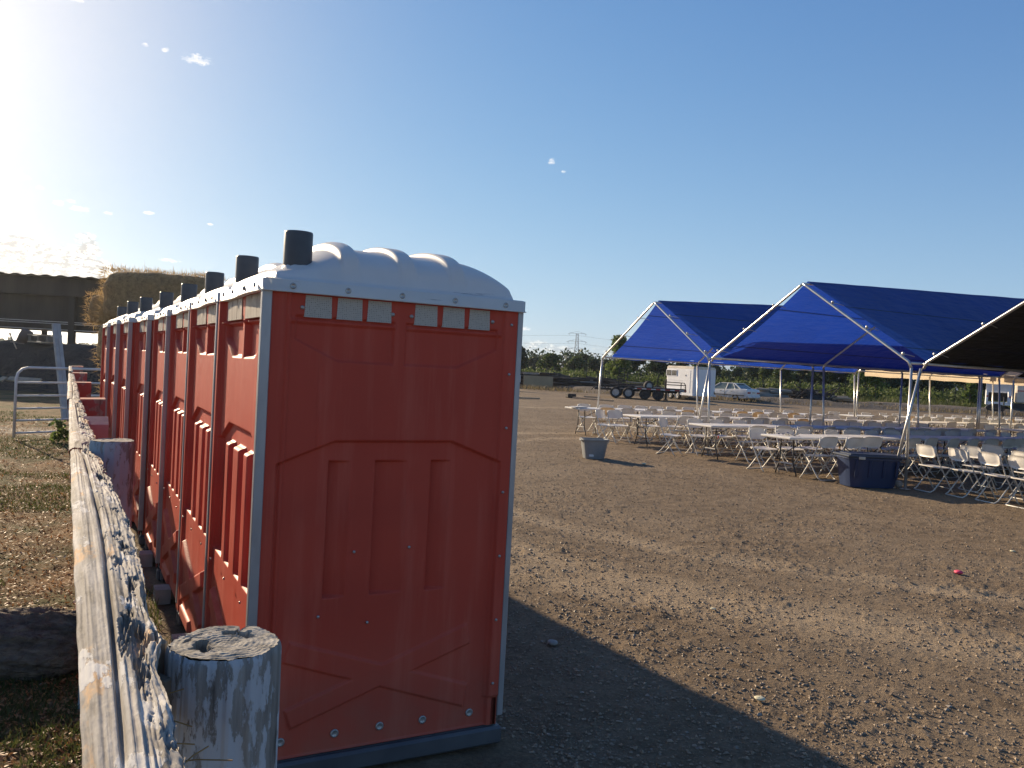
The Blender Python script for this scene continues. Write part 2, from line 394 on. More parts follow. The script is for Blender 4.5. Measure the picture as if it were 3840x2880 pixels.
M['lid_blue'] = pm('blue_grey_lid', (.045, .06, .09), (.035, .05, .075), 4, .45)
M['carwhite'] = pm('dusty_white_car_paint', (.68, .68, .67), (.60, .59, .57), 2, .3)
M['trailerwhite'] = pm('white_trailer_paint', (.74, .75, .77), (.68, .69, .71), 1.5, .45)
M['glass'] = pm('car_glass', (.16, .20, .19), (.10, .13, .13), 2, .12)
M['tyre'] = pm('tyre_rubber', (.03, .028, .026), (.06, .055, .05), 9, .85)
M['rim'] = pm('steel_rim', (.50, .49, .46), (.36, .34, .32), 9, .45, .2)
M['redlight'] = pm('red_tail_lamp', (.35, .015, .02), (.28, .01, .015), 5, .3)
M['blackmetal'] = pm('black_painted_steel', (.022, .020, .020), (.045, .038, .033), 6, .6, .1)
M['whitetape'] = pm('white_reflector', (.7, .7, .7), None, 4, .4)
M['redtape'] = pm('red_reflector', (.5, .05, .04), None, 4, .4)
M['log'] = pm('dark_old_pole_wood', (.075, .06, .048), (.035, .028, .024), 6, .9, bs=20)
M['greylog'] = pm('grey_pole_wood', (.30, .27, .22), (.20, .18, .15), 6, .9, bs=20)
M['plywood'] = pm('plywood', (.36, .26, .14), (.28, .20, .11), 1.4, .75)
M['lumber'] = pm('sawn_lumber', (.46, .34, .22), (.34, .25, .17), 5, .8)
M['barnwood'] = pm('dark_barn_boards', (.055, .048, .042), (.032, .029, .027), 3, .9, stretch=(1, 1, .15), bs=12)
M['barnroof'] = pm('corrugated_roof_iron', (.16, .15, .14), (.10, .095, .09), 2, .6, .4)
M['hay'] = pm('baled_hay', (.44, .30, .14), (.26, .18, .09), 9, .95, bs=40, bstr=1, bdist=.03, trans=.12)
M['straw'] = pm('loose_straw', (.55, .38, .17), (.38, .26, .12), 12, .9, trans=.35)
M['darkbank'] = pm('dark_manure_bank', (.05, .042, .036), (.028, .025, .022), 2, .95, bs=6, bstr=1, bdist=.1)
M['concrete'] = pm('grey_concrete_beam', (.40, .40, .39), (.32, .32, .31), 5, .8, bs=25)
M['block'] = pm('grey_block', (.34, .33, .31), (.27, .26, .24), 12, .9, bs=60)
M['mut'] = pm('old_timber', (.26, .21, .16), (.16, .13, .10), 5, .9, bs=20)
def leafmat(name, c1, c2, tr=.35):
    mt, nt, b = nodes(name); g = N(nt, 'ShaderNodeNewGeometry'); v = mapping(nt)
    c = mixrgb(nt, g.outputs['Random Per Island'], c1, c2)
    nt.links.new(c, b.inputs['Base Color']); b.inputs['Roughness'].default_value = .6; b.inputs['Specular IOR Level'].default_value = .3
    t = N(nt, 'ShaderNodeBsdfTranslucent'); nt.links.new(c, t.inputs[0]); mx = N(nt, 'ShaderNodeMixShader'); mx.inputs[0].default_value = tr
    nt.links.new(b.outputs[0], mx.inputs[1]); nt.links.new(t.outputs[0], mx.inputs[2]); nt.links.new(mx.outputs[0], nt.nodes['Material Output'].inputs['Surface'])
    return mt
M['leaf_dark'] = leafmat('dark_tree_leaves', (.022, .042, .016), (.050, .075, .028))
M['leaf_mid'] = leafmat('mid_tree_leaves', (.05, .08, .022), (.10, .13, .038))
M['leaf_light'] = leafmat('light_tree_leaves', (.08, .13, .03), (.16, .20, .055), .45)
M['vine'] = leafmat('vine_leaves', (.075, .11, .03), (.15, .18, .06), .4)
M['dryweed'] = leafmat('dry_weeds', (.24, .17, .09), (.15, .13, .06), .3)
M['grass'] = leafmat('pasture_grass', (.055, .085, .022), (.13, .13, .045), .35)
M['litter'] = leafmat('dry_leaf_litter', (.50, .25, .10), (.17, .10, .045), .2)
M['palelitter'] = leafmat('pale_chips', (.52, .45, .36), (.36, .29, .22), .1)
M['clod'] = leafmat('soil_clods', (.18, .132, .086), (.32, .24, .158), 0)
M['pebble'] = leafmat('pebbles', (.34, .29, .23), (.22, .19, .15), 0)
M['bark'] = pm('bark', (.10, .08, .06), (.06, .05, .04), 6, .9)
M['pylon'] = pm('pylon_steel', (.30, .31, .32), (.25, .26, .27), 2, .6, 0)

# ground
mt, nt, b = nodes('yard_and_pasture_soil')
geo = N(nt, 'ShaderNodeNewGeometry'); pos = geo.outputs['Position']
def P(sc_): 
    mp = N(nt, 'ShaderNodeMapping'); mp.inputs['Scale'].default_value = sc_; nt.links.new(pos, mp.inputs[0]); return mp.outputs[0]
big = noise(nt, P((1, 1, 0)), .55, 6, .6); mid = noise(nt, P((1, 1, 0)), 5, 8, .65); fin = noise(nt, P((1, 1, 1)), 42, 8, .7)
dirt = ramp(nt, mid, [(.30, (.150, .106, .066)), (.5, (.215, .158, .102)), (.72, (.285, .215, .142))])
dirt = mixrgb(nt, ramp(nt, big, [(.47, g3(0)), (.62, g3(.6))]), dirt, (.29, .220, .145))
# worn vehicle tracks curving across the yard
for (cx_, cy_, rad_, wd_) in ((6.8, 15.2, 8.35, .24), (6.8, 15.2, 9.75, .30), (9.8, 22.0, 17.6, .30)):
    sb = N(nt, 'ShaderNodeVectorMath', operation='DISTANCE'); nt.links.new(P((1, 1, 0)), sb.inputs[0]); sb.inputs[1].default_value = (cx_, cy_, 0)
    dd_ = mathn(nt, 'ABSOLUTE', mathn(nt, 'SUBTRACT', mathn(nt, 'ADD', sb.outputs['Value'], mathn(nt, 'MULTIPLY', big, .6)), rad_ + .3))
    mk_ = N(nt, 'ShaderNodeMapRange', interpolation_type='SMOOTHSTEP'); nt.links.new(dd_, mk_.inputs[0]); mk_.inputs[1].default_value = wd_ * 1.6; mk_.inputs[2].default_value = wd_ * .3
    dirt = mixrgb(nt, mathn(nt, 'MULTIPLY', mk_.outputs[0], ramp(nt, noise(nt, P((1, 1, 0)), 1.7, 5), [(.30, g3(.25)), (.6, g3(.95))])), dirt, (.38, .29, .19))
dirt = mixrgb(nt, .55, dirt, ramp(nt, fin, [(.3, g3(.45)), (.68, g3(1.45))]), 'MULTIPLY')
grs = ramp(nt, noise(nt, P((1, 1, 0)), 1.3, 7, .65), [(.36, (.075, .090, .030)), (.50, (.17, .115, .055)), (.64, (.27, .165, .080))])
grs = mixrgb(nt, .5, grs, ramp(nt, fin, [(.3, g3(.5)), (.7, g3(1.4))]), 'MULTIPLY')
dotn = N(nt, 'ShaderNodeVectorMath', operation='DOT_PRODUCT'); nt.links.new(pos, dotn.inputs[0]); dotn.inputs[1].default_value = EX[:]
off = mathn(nt, 'SUBTRACT', dotn.outputs['Value'], C0.dot(EX) - .35)
off = mathn(nt, 'ADD', off, mathn(nt, 'MULTIPLY', mathn(nt, 'SUBTRACT', mid, .5), .8))
pst = N(nt, 'ShaderNodeMapRange', interpolation_type='SMOOTHSTEP'); nt.links.new(off, pst.inputs[0]); pst.inputs[1].default_value = .1; pst.inputs[2].default_value = -.2
sy = N(nt, 'ShaderNodeSeparateXYZ'); nt.links.new(pos, sy.inputs[0])
# pale track crossing the pasture and green field beyond the yard
tr1 = ramp(nt, mathn(nt, 'MULTIPLY', mathn(nt, 'ABSOLUTE', mathn(nt, 'SUBTRACT', mathn(nt, 'ADD', sy.outputs[1], mathn(nt, 'MULTIPLY', big, 1.2)), 16.9)), 1.0), [(.55, g3(1)), (.85, g3(0))])
grs = mixrgb(nt, tr1, grs, (.30, .24, .17))
far = N(nt, 'ShaderNodeMapRange', interpolation_type='SMOOTHSTEP'); nt.links.new(mathn(nt, 'ADD', sy.outputs[1], mathn(nt, 'MULTIPLY', big, 8)), far.inputs[0]); far.inputs[1].default_value = 68; far.inputs[2].default_value = 78
field = ramp(nt, noise(nt, P((1, 1, 0)), .2, 6), [(.4, (.16, .13, .07)), (.6, (.09, .11, .04))])
c = mixrgb(nt, pst.outputs[0], dirt, grs); c = mixrgb(nt, far.outputs[0], c, field)
nt.links.new(c, b.inputs['Base Color']); b.inputs['Roughness'].default_value = .95; b.inputs['Specular IOR Level'].default_value = .15
bump(nt, b, mathn(nt, 'ADD', mathn(nt, 'MULTIPLY', mid, .8), fin), 1.0, .028); M['soil'] = mt
M['haze'] = bpy.data.materials.new('haze_air'); M['haze'].use_nodes = True

# ------------------------------------------------------------------ ground sheet
def ground_h(x, y):
    r = np.hypot(x, y)
    fade = np.clip(1.25 - r / 45, 0, 1)
    h = (fbm(x * .35, y * .35, 3, 3) - .5) * .07 * np.clip(r / 6, 0, 1) * np.clip(2 - r / 60, 0, 1)
    cl = fbm(x * 14, y * 14, 4, 11, .65); patch = sstep(fbm(x * 1.1, y * 1.1, 3, 5), .40, .62)
    h = h + (np.maximum(cl - .50, 0) * .065 * (0.45 + .55 * patch) + (fbm(x * 3, y * 3, 3, 21) - .5) * .018) * fade
    # tyre ruts curving past the tents
    for (cx, cy, rad) in ((6.8, 15.2, 8.35), (6.8, 15.2, 9.75)):
        d = np.abs(np.hypot(x - cx, y - cy) - rad); h = h - .018 * np.exp(-(d / .10) ** 2) * fade
    a = (x - C0.x) * EX.x + (y - C0.y) * EX.y; bb = (x - C0.x) * EY.x + (y - C0.y) * EY.y
    flat = sstep(a, -.5, -.2) * (1 - sstep(a, 1.3, 1.6)) * sstep(bb, -.3, 0) * (1 - sstep(bb, 9.6, 10))
    return h * (1 - flat) - .012 * flat
az = np.concatenate([np.linspace(-180, -52, 60, endpoint=False), np.linspace(-52, 50, 860, endpoint=False), np.linspace(50, 180, 61)])
rr = np.concatenate([[0.02, .4, .8], np.geomspace(1.2, 34, 560), np.geomspace(36, 9000, 60)])
A_, R__ = np.meshgrid(np.radians(az), rr)
gx = R__ * np.sin(A_); gy = R__ * np.cos(A_); gz = ground_h(gx, gy)
g = MB(); g.grid(np.stack([gx, gy, gz], -1), flip=True)
struct(g.build('ground', M['soil'], smooth=True))
def gh(x, y): return float(ground_h(np.array([float(x)]), np.array([float(y)]))[0])

# ------------------------------------------------------------------ portable toilets
UW, UD, ZB, ZL = 1.13, 1.135, .10, 2.052       # width along row, depth, wall foot, roof lip
def inpoly(u, z, pts, w=.006):
    """smooth mask of convex polygon (ccw)"""
    d = np.full(u.shape, 9.0)
    for i in range(len(pts)):
        (x0, y0), (x1, y1) = pts[i], pts[(i + 1) % len(pts)]
        nx, ny = -(y1 - y0), x1 - x0; L = math.hypot(nx, ny); d = np.minimum(d, ((u - x0) * nx + (z - y0) * ny) / L)
    return sstep(d, -w, w)
def rect(u, z, a, b_, c_, d_, w=.006): return inpoly(u, z, [(a, c_), (b_, c_), (b_, d_), (a, d_)], w)
def relief(u, z, back):
    k = 1.0 if back else .42
    h = np.zeros_like(u)
    # corner rims
    rim = np.maximum(1 - sstep(u, .045, .062), sstep(u, 1.068, 1.085))
    # upper field and the tapered recess below the vents
    top = rect(u, z, .075, .53, 1.765, 1.93); pts = [(.105, 1.855), (.286, 1.772), (.53, 1.769), (.53, 1.95), (.105, 1.95)]
    pts2 = [(.585, 1.769), (.833, 1.769), (1.03, 1.860), (1.03, 1.95), (.585, 1.95)]
    rec = np.maximum(inpoly(u, z, pts), inpoly(u, z, pts2))
    h -= .030 * k * rec
    h += .022 * k * np.maximum(rect(u, z, .08, .535, 1.922, 1.938), rect(u, z, .59, 1.05, 1.922, 1.938))
    # lower field under the trapezoid line
    low = inpoly(u, z, [(.05, .10), (1.08, .10), (1.08, 1.34), (.832, 1.434), (.294, 1.432), (.05, 1.335)][::1])
    h -= (.022 if back else .018) * low
    sgn = 1.0 if back else -.55
    for a, b_ in ((.276, .37), (.483, .629), (.743, .837)):
        if back: h += .034 * rect(u, z, a, b_, .70, 1.345, .010)
        else: h -= .034 * rect(u, z, a, b_ + .01, .765, 1.345, .0035) * np.clip(1 - (u - a) / (b_ - a), 0, 1) ** .8
    if back: mk = rect(u, z, .05, 1.08, .08, .775); h = h * (1 - mk) + np.maximum(h, .012) * mk
    # crossed braces
    x1 = inpoly(u, z, [(.136, .301), (.162, .222), (.978, .497), (.96, .589)]); x2 = inpoly(u, z, [(.121, .506), (.961, .202), (.976, .305), (.145, .589)])
    h += (.026 if back else .010) * np.maximum(x1, x2)
    if not back:
        h -= .004 * sstep(-np.abs(u - .211), -.006, 0) * rect(u, z, .18, .24, 1.40, 1.80)
        h += .008 * sstep(-np.abs(u - .075), -.012, -.004)
    else:
        h += .02 * rect(u, z, .62, 1.0, .10, .17)
    h = h * (1 - rim) + (.030 * (1 if back else .0)) * rim
    if not back: h = h + .010 * rect(u, z, 1.062, 1.14, .235, 2.1, .006)
    return h
def panel(back, nu, nz_, flipu=False):
    u = np.linspace(0, UW, nu); z = np.linspace(ZB, ZL, nz_); U, Z_ = np.meshgrid(u, z); h = relief(U, Z_, back); return U, Z_, h
U, Zz, h = panel(True, 190, 330)
mb = MB(); mb.grid(np.stack([-h, U, Zz], -1), flip=True); back_mesh = mb.mesh('back_wall', M['red'], True)
U, Zz, h = panel(False, 320, 460)
mb = MB(); mb.grid(np.stack([U, -h, Zz], -1)); end_mesh = mb.mesh('side_wall', M['red'], True)
mb = MB(); mb.grid(np.array([[[0, UW, ZB], [UD, UW, ZB]], [[0, UW, ZL], [UD, UW, ZL]]], float), flip=True); far_mesh = mb.mesh('side_wall', M['red'])
mb = MB(); mb.grid(np.array([[[0, 0, ZB], [UD, 0, ZB]], [[0, 0, ZL], [UD, 0, ZL]]], float)); plain_mesh = mb.mesh('side_wall', M['red'])
# front with a door standing in a frame
mb = MB(); mb.box((UD - .02, UW / 2, (ZB + ZL) / 2), (.03, UW, ZL - ZB)); front_mesh = mb.mesh('front_wall', M['red'])
mb = MB(); mb.box((UD + .012, UW / 2, 1.08), (.03, .78, 1.80), ch=.008); mb.box((UD + .03, UW / 2, 1.55), (.012, .55, .5), ch=.004); door_mesh = mb.mesh('door', M['red'])
mb = MB(); mb.box((UD + .045, UW * .22, 1.05), (.03, .05, .14), ch=.006); handle_mesh = mb.mesh('handle', M['pipe'])
# roof: lip band and ribbed dome in one shell
def roof_mesh():
    mb = MB(); o = .012
    nx, ny = 230, 64
    x = np.linspace(-o, UD + o, nx); y = np.linspace(-o, UW + o, ny); Xr, Yr = np.meshgrid(x, y)
    def dome(Xr, Yr):
        sx_ = sstep(Xr, -.04, .36) * .35 + .65 * np.clip((Xr + .02) / .36, 0, 1); sx_ = sx_ * np.sqrt(np.clip(1 - np.clip((Xr - .88) / .252, 0, 1) ** 2.2, 0, 1))
        cy = np.clip(1 - ((Yr - UW / 2) / (UW / 2 - .035)) ** 2, 0, 1) ** .42
        h = .180 * sx_ * cy
        for xc in (.34, .60, .84):
            w = sstep(-np.abs(Xr - xc), -.046, -.030); h = h + .027 * w * np.clip(cy * 2.2, 0, 1)
        ins = np.minimum(np.minimum(Xr - 0, UD - Xr), np.minimum(Yr - 0, UW - Yr)); h = h + .028 * sstep(ins, .012, .03)
        # vent pipe boss
        h = np.maximum(h, .085 * np.exp(-(np.hypot(Xr - .135, Yr - .15) / .075) ** 8))
        return h
    z = 2.094 + dome(Xr, Yr); mb.grid(np.stack([Xr, Yr, z], -1))
    # lip band, wavy along the back and front
    def lip(t):  # perimeter point
        return t
    per = []; n = 24
    for k in range(n): s_ = k / n; per.append((-o - .010 - .012 * math.sin(s_ * 2 * math.pi), -o + s_ * (UW + 2 * o), .010 * math.cos(s_ * 2 * math.pi)))
    for k in range(4): per.append((-o + (UD + 2 * o) * k / 4, UW + o + .002, .0))
    for k in range(n): s_ = k / n; per.append((UD + o + .010, UW + o - s_ * (UW + 2 * o), 0.))
    for k in range(6): per.append((UD + o - (UD + 2 * o) * k / 6, -o - .004, .0))
    m_ = len(per); vs = []; prof = ((-.001, .054), (.010, .050), (.010, .006), (.016, .0), (-.012, .0), (-.012, .045))
    cx_, cy_ = UD / 2, UW / 2
    for (px, py, dz) in per:
        v_ = Vector((px - cx_, py - cy_)); v_ = Vector((math.copysign(1, v_.x) if abs(v_.x) > UD / 2 - .005 else 0, math.copysign(1, v_.y) if abs(v_.y) > UW / 2 - .005 else 0))
        for (a, b_) in prof: vs.append((px + v_.x * a, py + v_.y * a, 2.042 + b_ + dz * .0))
    k_ = len(prof); fs = []
    for i in range(m_):
        for j in range(k_ - 1):
            a = i * k_ + j; b_ = ((i + 1) % m_) * k_ + j; fs.append((a, b_, b_ + 1, a + 1))
    mb.add(vs, fs)
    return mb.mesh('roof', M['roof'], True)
roofm = roof_mesh()
mb = MB(); mb.lathe([(.058, 2.11), (.060, 2.12), (.060, 2.305), (.058, 2.312), (.052, 2.312), (.050, 2.27), (.0, 2.27)], 28, Matrix.Translation((.135, .15, 0))); pipem = mb.mesh('vent_pipe', M['pipe'], False)
for p_ in pipem.polygons: p_.use_smooth = abs(p_.normal.z) < .6
def strip(x, y, dx, dy):
    mb = MB(); mb.box((x, y, (ZB + ZL) / 2 + .02), (dx, dy, ZL - ZB - .04), ch=.003); return mb.mesh('corner_trim', M['alu'])
trim_nb = strip(-.016, .008, .040, .034); trim_nf = strip(UD + .012, .008, .030, .030)
mb = MB()
for yy in (.10, UW - .10):
    pass
mb.box((UD / 2, .02, .05), (UD + .05, .075, .085), ch=.012); mb.box((UD / 2, UW - .04, .05), (UD + .05, .075, .085), ch=.012); mb.box((UD / 2, UW / 2, .085), (UD, UW - .02, .02))
skidm = mb.mesh('skid', M['skid'])
mb = MB()
for dz, hh in ((.098, .012), (.05, .012), (.006, .012)): mb.box((-.065, .55, dz), (.10, .15, hh))
for dy in (-.08, 0, .08): mb.box((-.065, .55 + dy * .85, .052), (.10, .012, .10))
blockm = mb.mesh('base_block', M['block'])
mb = MB(); mb.lathe([(.0, 0), (.016, 0), (.016, .004), (.011, .0055), (.009, .003), (.0, .003)], 16); washer = mb.mesh('screw', M['screw'], True)
mb = MB(); mb.lathe([(.0, 0), (.007, 0), (.006, .005), (.0, .006)], 10); rivetm = mb.mesh('rivet', M['screw'], True)
def vent_mesh(u0, u1, z0, z1, matn, back):
    mb = MB(); s_ = .006
    pts = [(u0, z0), (u1, z0), (u1 + (-.003), z1), (u0 + .003, z1)]
    if back:
        vs = [(.006, a, b_) for a, b_ in pts] + [(-.004, a, b_) for a, b_ in pts]
    else: vs = [(a, .012, b_) for a, b_ in pts] + [(a, -.002, b_) for a, b_ in pts]
    mb.add(vs, [(0, 1, 2, 3), (4, 7, 6, 5), (0, 4, 5, 1), (1, 5, 6, 2), (2, 6, 7, 3), (3, 7, 4, 0)]); return mb.mesh('vent_screen', M[matn])
VR = [(.137, .252), (.273, .384), (.405, .514), (.62, .729), (.753, .862), (.883, .990)]
vents_end = [vent_mesh(a, b_, 1.947, 2.037, 'vent', False) for a, b_ in VR]
vents_back = [vent_mesh(a - .01, b_ + .008, 1.942, 2.045, 'pane', True) for a, b_ in VR]
offs = [0, 0, 0, -.022, -.06, -.145, -.20, -.25]; ys = [0, 1.15, 2.30, 3.45, 4.73, 5.88, 7.03, 8.18]; zs = [0, 0, -.003, -.012, -.012, -.013, -.012, -.03]
TL = ['red portable toilet at the near end of the row, its wide side facing the camera']
TL += ['red portable toilet, %s from the near end of the row' % ORD[i] for i in range(1, 7)] + ['red portable toilet at the far end of the row, beside the hay']
random.seed(4)
for i in range(8):
    p_ = roww(offs[i], ys[i], zs[i])
    t_ = thing('portable_toilet', TL[i], 'portable toilet', p_, YAW + (0 if i < 4 else R(1.2)), 'red portable toilets in a row by the fence')
    link('back_wall', back_mesh, t_); link('side_wall', end_mesh if i == 0 else plain_mesh, t_); link('side_wall', far_mesh, t_)
    link('front_wall', front_mesh, t_); dr = link('door', door_mesh, t_); link('handle', handle_mesh, dr)
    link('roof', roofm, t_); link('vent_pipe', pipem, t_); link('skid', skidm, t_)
    link('corner_trim', trim_nb, t_); link('corner_trim', trim_nf, t_)
    if i in (0, 1, 2, 3): link('base_block', blockm, t_)
    for vm in vents_back: link('vent_screen', vm, t_)
    for k, yy in enumerate((.10, .34, .62, .88)):
        o_ = link('screw', rivetm, t_, (-.044, yy, 2.068)); o_.rotation_euler = (0, -math.pi / 2, 0); o_.scale = (1.6, 1.6, 1.6)
    if i < 4:
        for yy in (.12, .52, .92):
            o_ = link('rivet', rivetm, t_, (-.042, yy, .745)); o_.rotation_euler = (0, -math.pi / 2, 0)
    if i == 0:
        for vm in vents_end: link('vent_screen', vm, t_)
        for (uu, zz) in ((.125, .171), (.356, .172), (.559, .172), (.762, .169), (.996, .167)):
            o_ = link('screw', washer, t_, (uu, -.0 + .009, zz)); o_.rotation_euler = (math.pi / 2, 0, 0); o_.scale = (1.15,) * 3; o_.location.y = float(-relief(np.array([uu]), np.array([zz]), False)[0])
        for (uu, zz) in ((.26, .686), (.478, .641), (.404, .954), (.656, .961), (.128, 1.985), (.520, 1.985), (.606, 1.983), (1.003, 1.988), (1.098, 1.98), (1.098, 1.75), (1.098, 1.5), (1.098, 1.2), (1.098, .9), (1.098, .6), (1.098, .3)):
            o_ = link('rivet', rivetm, t_, (uu, 0, zz)); o_.rotation_euler = (math.pi / 2, 0, 0); o_.location.y = float(-relief(np.array([uu]), np.array([zz]), False)[0])
            if zz > 1.98 and uu < 1.05: o_.scale = (1.3,) * 3
        for uu in (.08, .31, .55, .80, 1.055):
            o_ = link('screw', washer, t_, (uu, -.024, 2.068)); o_.rotation_euler = (math.pi / 2, 0, 0); o_.scale = (.8,) * 3

# ------------------------------------------------------------------ fence
fence = thing('wooden_fence', 'weathered wooden fence running beside the row of red portable toilets', 'fence', roww(0, 0), YAW)
def round_post(rad, h, seed, notch=0, top_mat='posttop', detail=True):
    na, nh = (220, 170) if detail else (96, 60)
    a = np.linspace(0, 2 * np.pi, na); z = np.linspace(0, h, nh); Am, Zm = np.meshgrid(a, z)
    # periodic noise: sample on circle
    cx = np.cos(Am) * 2.2 + 9; sy_ = np.sin(Am) * 2.2 + 9
    rn = (fbm(cx * 2 + sy_ * 3, Zm * 1.3 + cx, 4, seed) - .5) * .010 + (fbm(cx * 9 + 3, sy_ * 9 + Zm * .8, 3, seed + 3) - .5) * .007
    crk = np.zeros_like(Am)
    for (ca, wd, dp) in ((4.45 + seed, .045, .045), (2.35, .03, .02), (5.6, .02, .012)):
        da = np.abs((Am - ca - .12 * np.sin(Zm * 3 + ca) + np.pi) % (2 * np.pi) - np.pi); crk = np.maximum(crk, dp * np.exp(-(da / wd) ** 2) * sstep(Zm, h * .25, h))
    Rr = rad * (1 + .02 * (1 - Zm / h)) + rn - crk - .004 * sstep(Zm, h - .012, h)
    side = MB(); side.grid(np.stack([Rr * np.cos(Am), Rr * np.sin(Am), Zm + .004 * (fbm(cx * 4, sy_ * 4, 3, seed + 9) - .5) * (Zm / h)], -1))
    tmb = MB(); nr = 70 if detail else 24; q = np.linspace(0, 1, nr); Aq, Q = np.meshgrid(a, q); Rt = Rr[-1][None, :] * Q
    xt = Rt * np.cos(Aq); yt = Rt * np.sin(Aq); zt = h + (fbm(xt * 60 + 5, yt * 60 + 5, 4, seed) - .5) * .0045 + (fbm(xt * 14 + 5, yt * 14 + 5, 2, seed) - .5) * .008 + .0003 * np.sin(Rt * 700 + 9 * fbm(xt * 9 + 3, yt * 9 + 3, 3, 2)) + (side_edge := 0)
    if detail:
        ang = (np.arctan2(yt, xt)); rr_ = np.hypot(xt, yt) / rad
        hol = sstep(fbm(xt * 26 + 2, yt * 26 + 7, 3, 8), .46, .54) * np.clip(sstep(rr_, .30, .42) * (1 - sstep(rr_, .66, .76)), 0, 1) * sstep(np.cos(ang - 2.3), -.15, .25)
        zt = zt - .06 * hol - .03 * np.clip(1 - np.abs(rr_ - .52) / .10, 0, 1) ** .5 * sstep(np.cos(ang - .9), .80, .9) - .01 * (1 - sstep(rr_, .1, .5)) * .5
    tmb.grid(np.stack([xt, yt, zt], -1), flip=True)
    return side, tmb
PL = [(-.436, -1.836, .100, 1.245, 'near weathered round post with cracked hollow top'), (-.505, 1.06, .100, 1.325, 'round post with flaking white paint and a dark split')]
for k, (x, y, rad, h_, lab) in enumerate(PL):
    s_, t_ = round_post(rad, h_, 3 + k, detail=(k == 0)); po = s_.build('post', M['post' if k == 0 else 'post2'], fence, True, label=lab, loc=(x, y, 0)); t_.build('post_top', M['posttop'], po, False)
sq = [(-.53, 2.80, .15, 1.30, 'pinkpost', 'short square timber with a sunlit sloping top'), (-.50, 4.93, .20, 1.30, 'redpost', 'broad post with worn dark red paint'), (-.53, 8.61, .20, 1.29, 'redpost', 'red post beyond the broad one'),
      (-.53, 11.78, .22, 1.31, 'redpost', 'red post with a dark split down the middle'), (-.53, 15.7, .22, 1.32, 'redpost', 'farthest red post of the fence')]
for (x, y, w_, h_, mn, lab) in sq:
    mb = MB(); vs = [(x - w_ / 2, y - w_ * .45, 0), (x + w_ / 2, y - w_ * .45, 0), (x + w_ / 2, y + w_ * .45, 0), (x - w_ / 2, y + w_ * .45, 0)]
    tz = (h_ - .045, h_ - .045, h_, h_) if mn == 'pinkpost' else (h_ - .004, h_, h_ + .006, h_)
    vs = vs + [(v_[0], v_[1], tz[i]) for i, v_ in enumerate(vs)]
    mb.add(vs, [(3, 2, 1, 0), (4, 5, 6, 7), (0, 1, 5, 4), (1, 2, 6, 5), (2, 3, 7, 6), (3, 0, 4, 7)]); mb.build('post', M[mn], fence, label=lab)
WY = [-2.6, -2.35, -1.83, -1.2, -.64, 0, .80, .93, 1.25, 1.38, 2.1, 3.2, 4.9, 20]; WW = [.105, .110, .130, .148, .152, .140, .122, .092, .092, .14, .125, .115, .10, .10]
def rail(y0, y1, x0, ztop, wdt, seed, nl, nw, rough=1.0, name='rail', label=None, ends=(0, 0)):
    """beam seen mostly from above: two weathered strips with a groove between, ragged right side"""
    u = np.linspace(0, 1, nw); s_ = np.linspace(0, 1, nl); U_, S_ = np.meshgrid(u, s_); Yy = y0 + (y1 - y0) * S_
    prof_x = []; 
    # path around the section: left side up, across the top, right side down
    q = np.linspace(-.5, 1.5, nw); Q, S_ = np.meshgrid(q, s_); Yy = y0 + (y1 - y0) * S_
    top = np.clip(Q, 0, 1); dl = np.clip(-Q, 0, .5) * .26; dr = np.clip(Q - 1, 0, .5) * .26
    wp = np.interp(Yy, WY, WW) * (wdt / .1); Xx = (x0 - wdt / 2) + top * wp + dl * .10; Zz = ztop - dl - dr - .035 * np.clip(top - .45, 0, 1) * np.clip(wp / .1 - 1, 0, 1)
    L = Yy
    gro = .022 * np.exp(-((top - .43 - .05 * np.sin(L * .9 + seed)) / .035) ** 2) * sstep(fbm(L * .6, L * 0 + seed, 2, seed), .25, .5)
    gr2 = .007 * (fbm(top * 26, L * .9, 3, seed + 2) - .5) + .005 * (fbm(top * 50, L * 3, 4, seed + 4, .7) - .5) + .0015 * (fbm(top * 30, L * 60, 3, seed + 14, .7) - .5)
    ragg = sstep(top, .45, .8) * ((.5 - np.abs(fbm(top * 14, L * 3.2, 5, seed + 5, .6) - .5) * 2.2) * -.016 + (fbm(top * 34, L * 9, 4, seed + 15, .65) - .5) * .006 - .003) * rough
    holes = -.026 * sstep(fbm(top * 5 + 3, L * 7, 5, seed + 8, .6), .60, .66) * sstep(top, .45, .6)
    round_ = -.012 * (np.abs(top - .5) * 2) ** 6
    amt = np.where((Q < 0) | (Q > 1), .4, 1)
    Zz = Zz + (-gro + gr2 + ragg + holes) * amt + round_ + .012 * (fbm(L * .5, L * 0, 2, seed + 12) - .5)
    Xx = Xx + np.where(top > .8, (fbm(L * 6, Zz * 12, 5, seed + 6, .6) - .45) * .034 * rough * sstep(top, .8, 1), 0) + np.where(top < .1, (fbm(L * 5, Zz * 20, 3, seed + 9) - .5) * .008, 0) + .010 * (fbm(L * .4, L * 0 + 2, 2, seed) - .5)
    if ends[1]: Yy = Yy + ends[1] * sstep(S_, .92, 1) * (top - .5)
    mb = MB(); mb.grid(np.stack([Xx, Yy, Zz], -1))
    o = mb.build(name, M['rail'], fence, True, label=label)
    cap = MB()
    for row in (0, -1):
        pr = [(float(Xx[row, j]), float(Yy[row, j]), float(Zz[row, j])) for j in range(0, nw, max(1, nw // 24))]; cap.add(pr, [tuple(range(len(pr)))])
    return o
rail(-3.1, 1.02, -.638, 1.290, .096, 2, 2200, 130, 1.0, label='near silvery rail with a broken orange-stained edge')
rail(1.04, 4.95, -.642, 1.292, .098, 5, 700, 60, 1.1)
rail(4.97, 8.6, -.650, 1.296, .105, 8, 300, 36, .6, ends=(0, -.5))
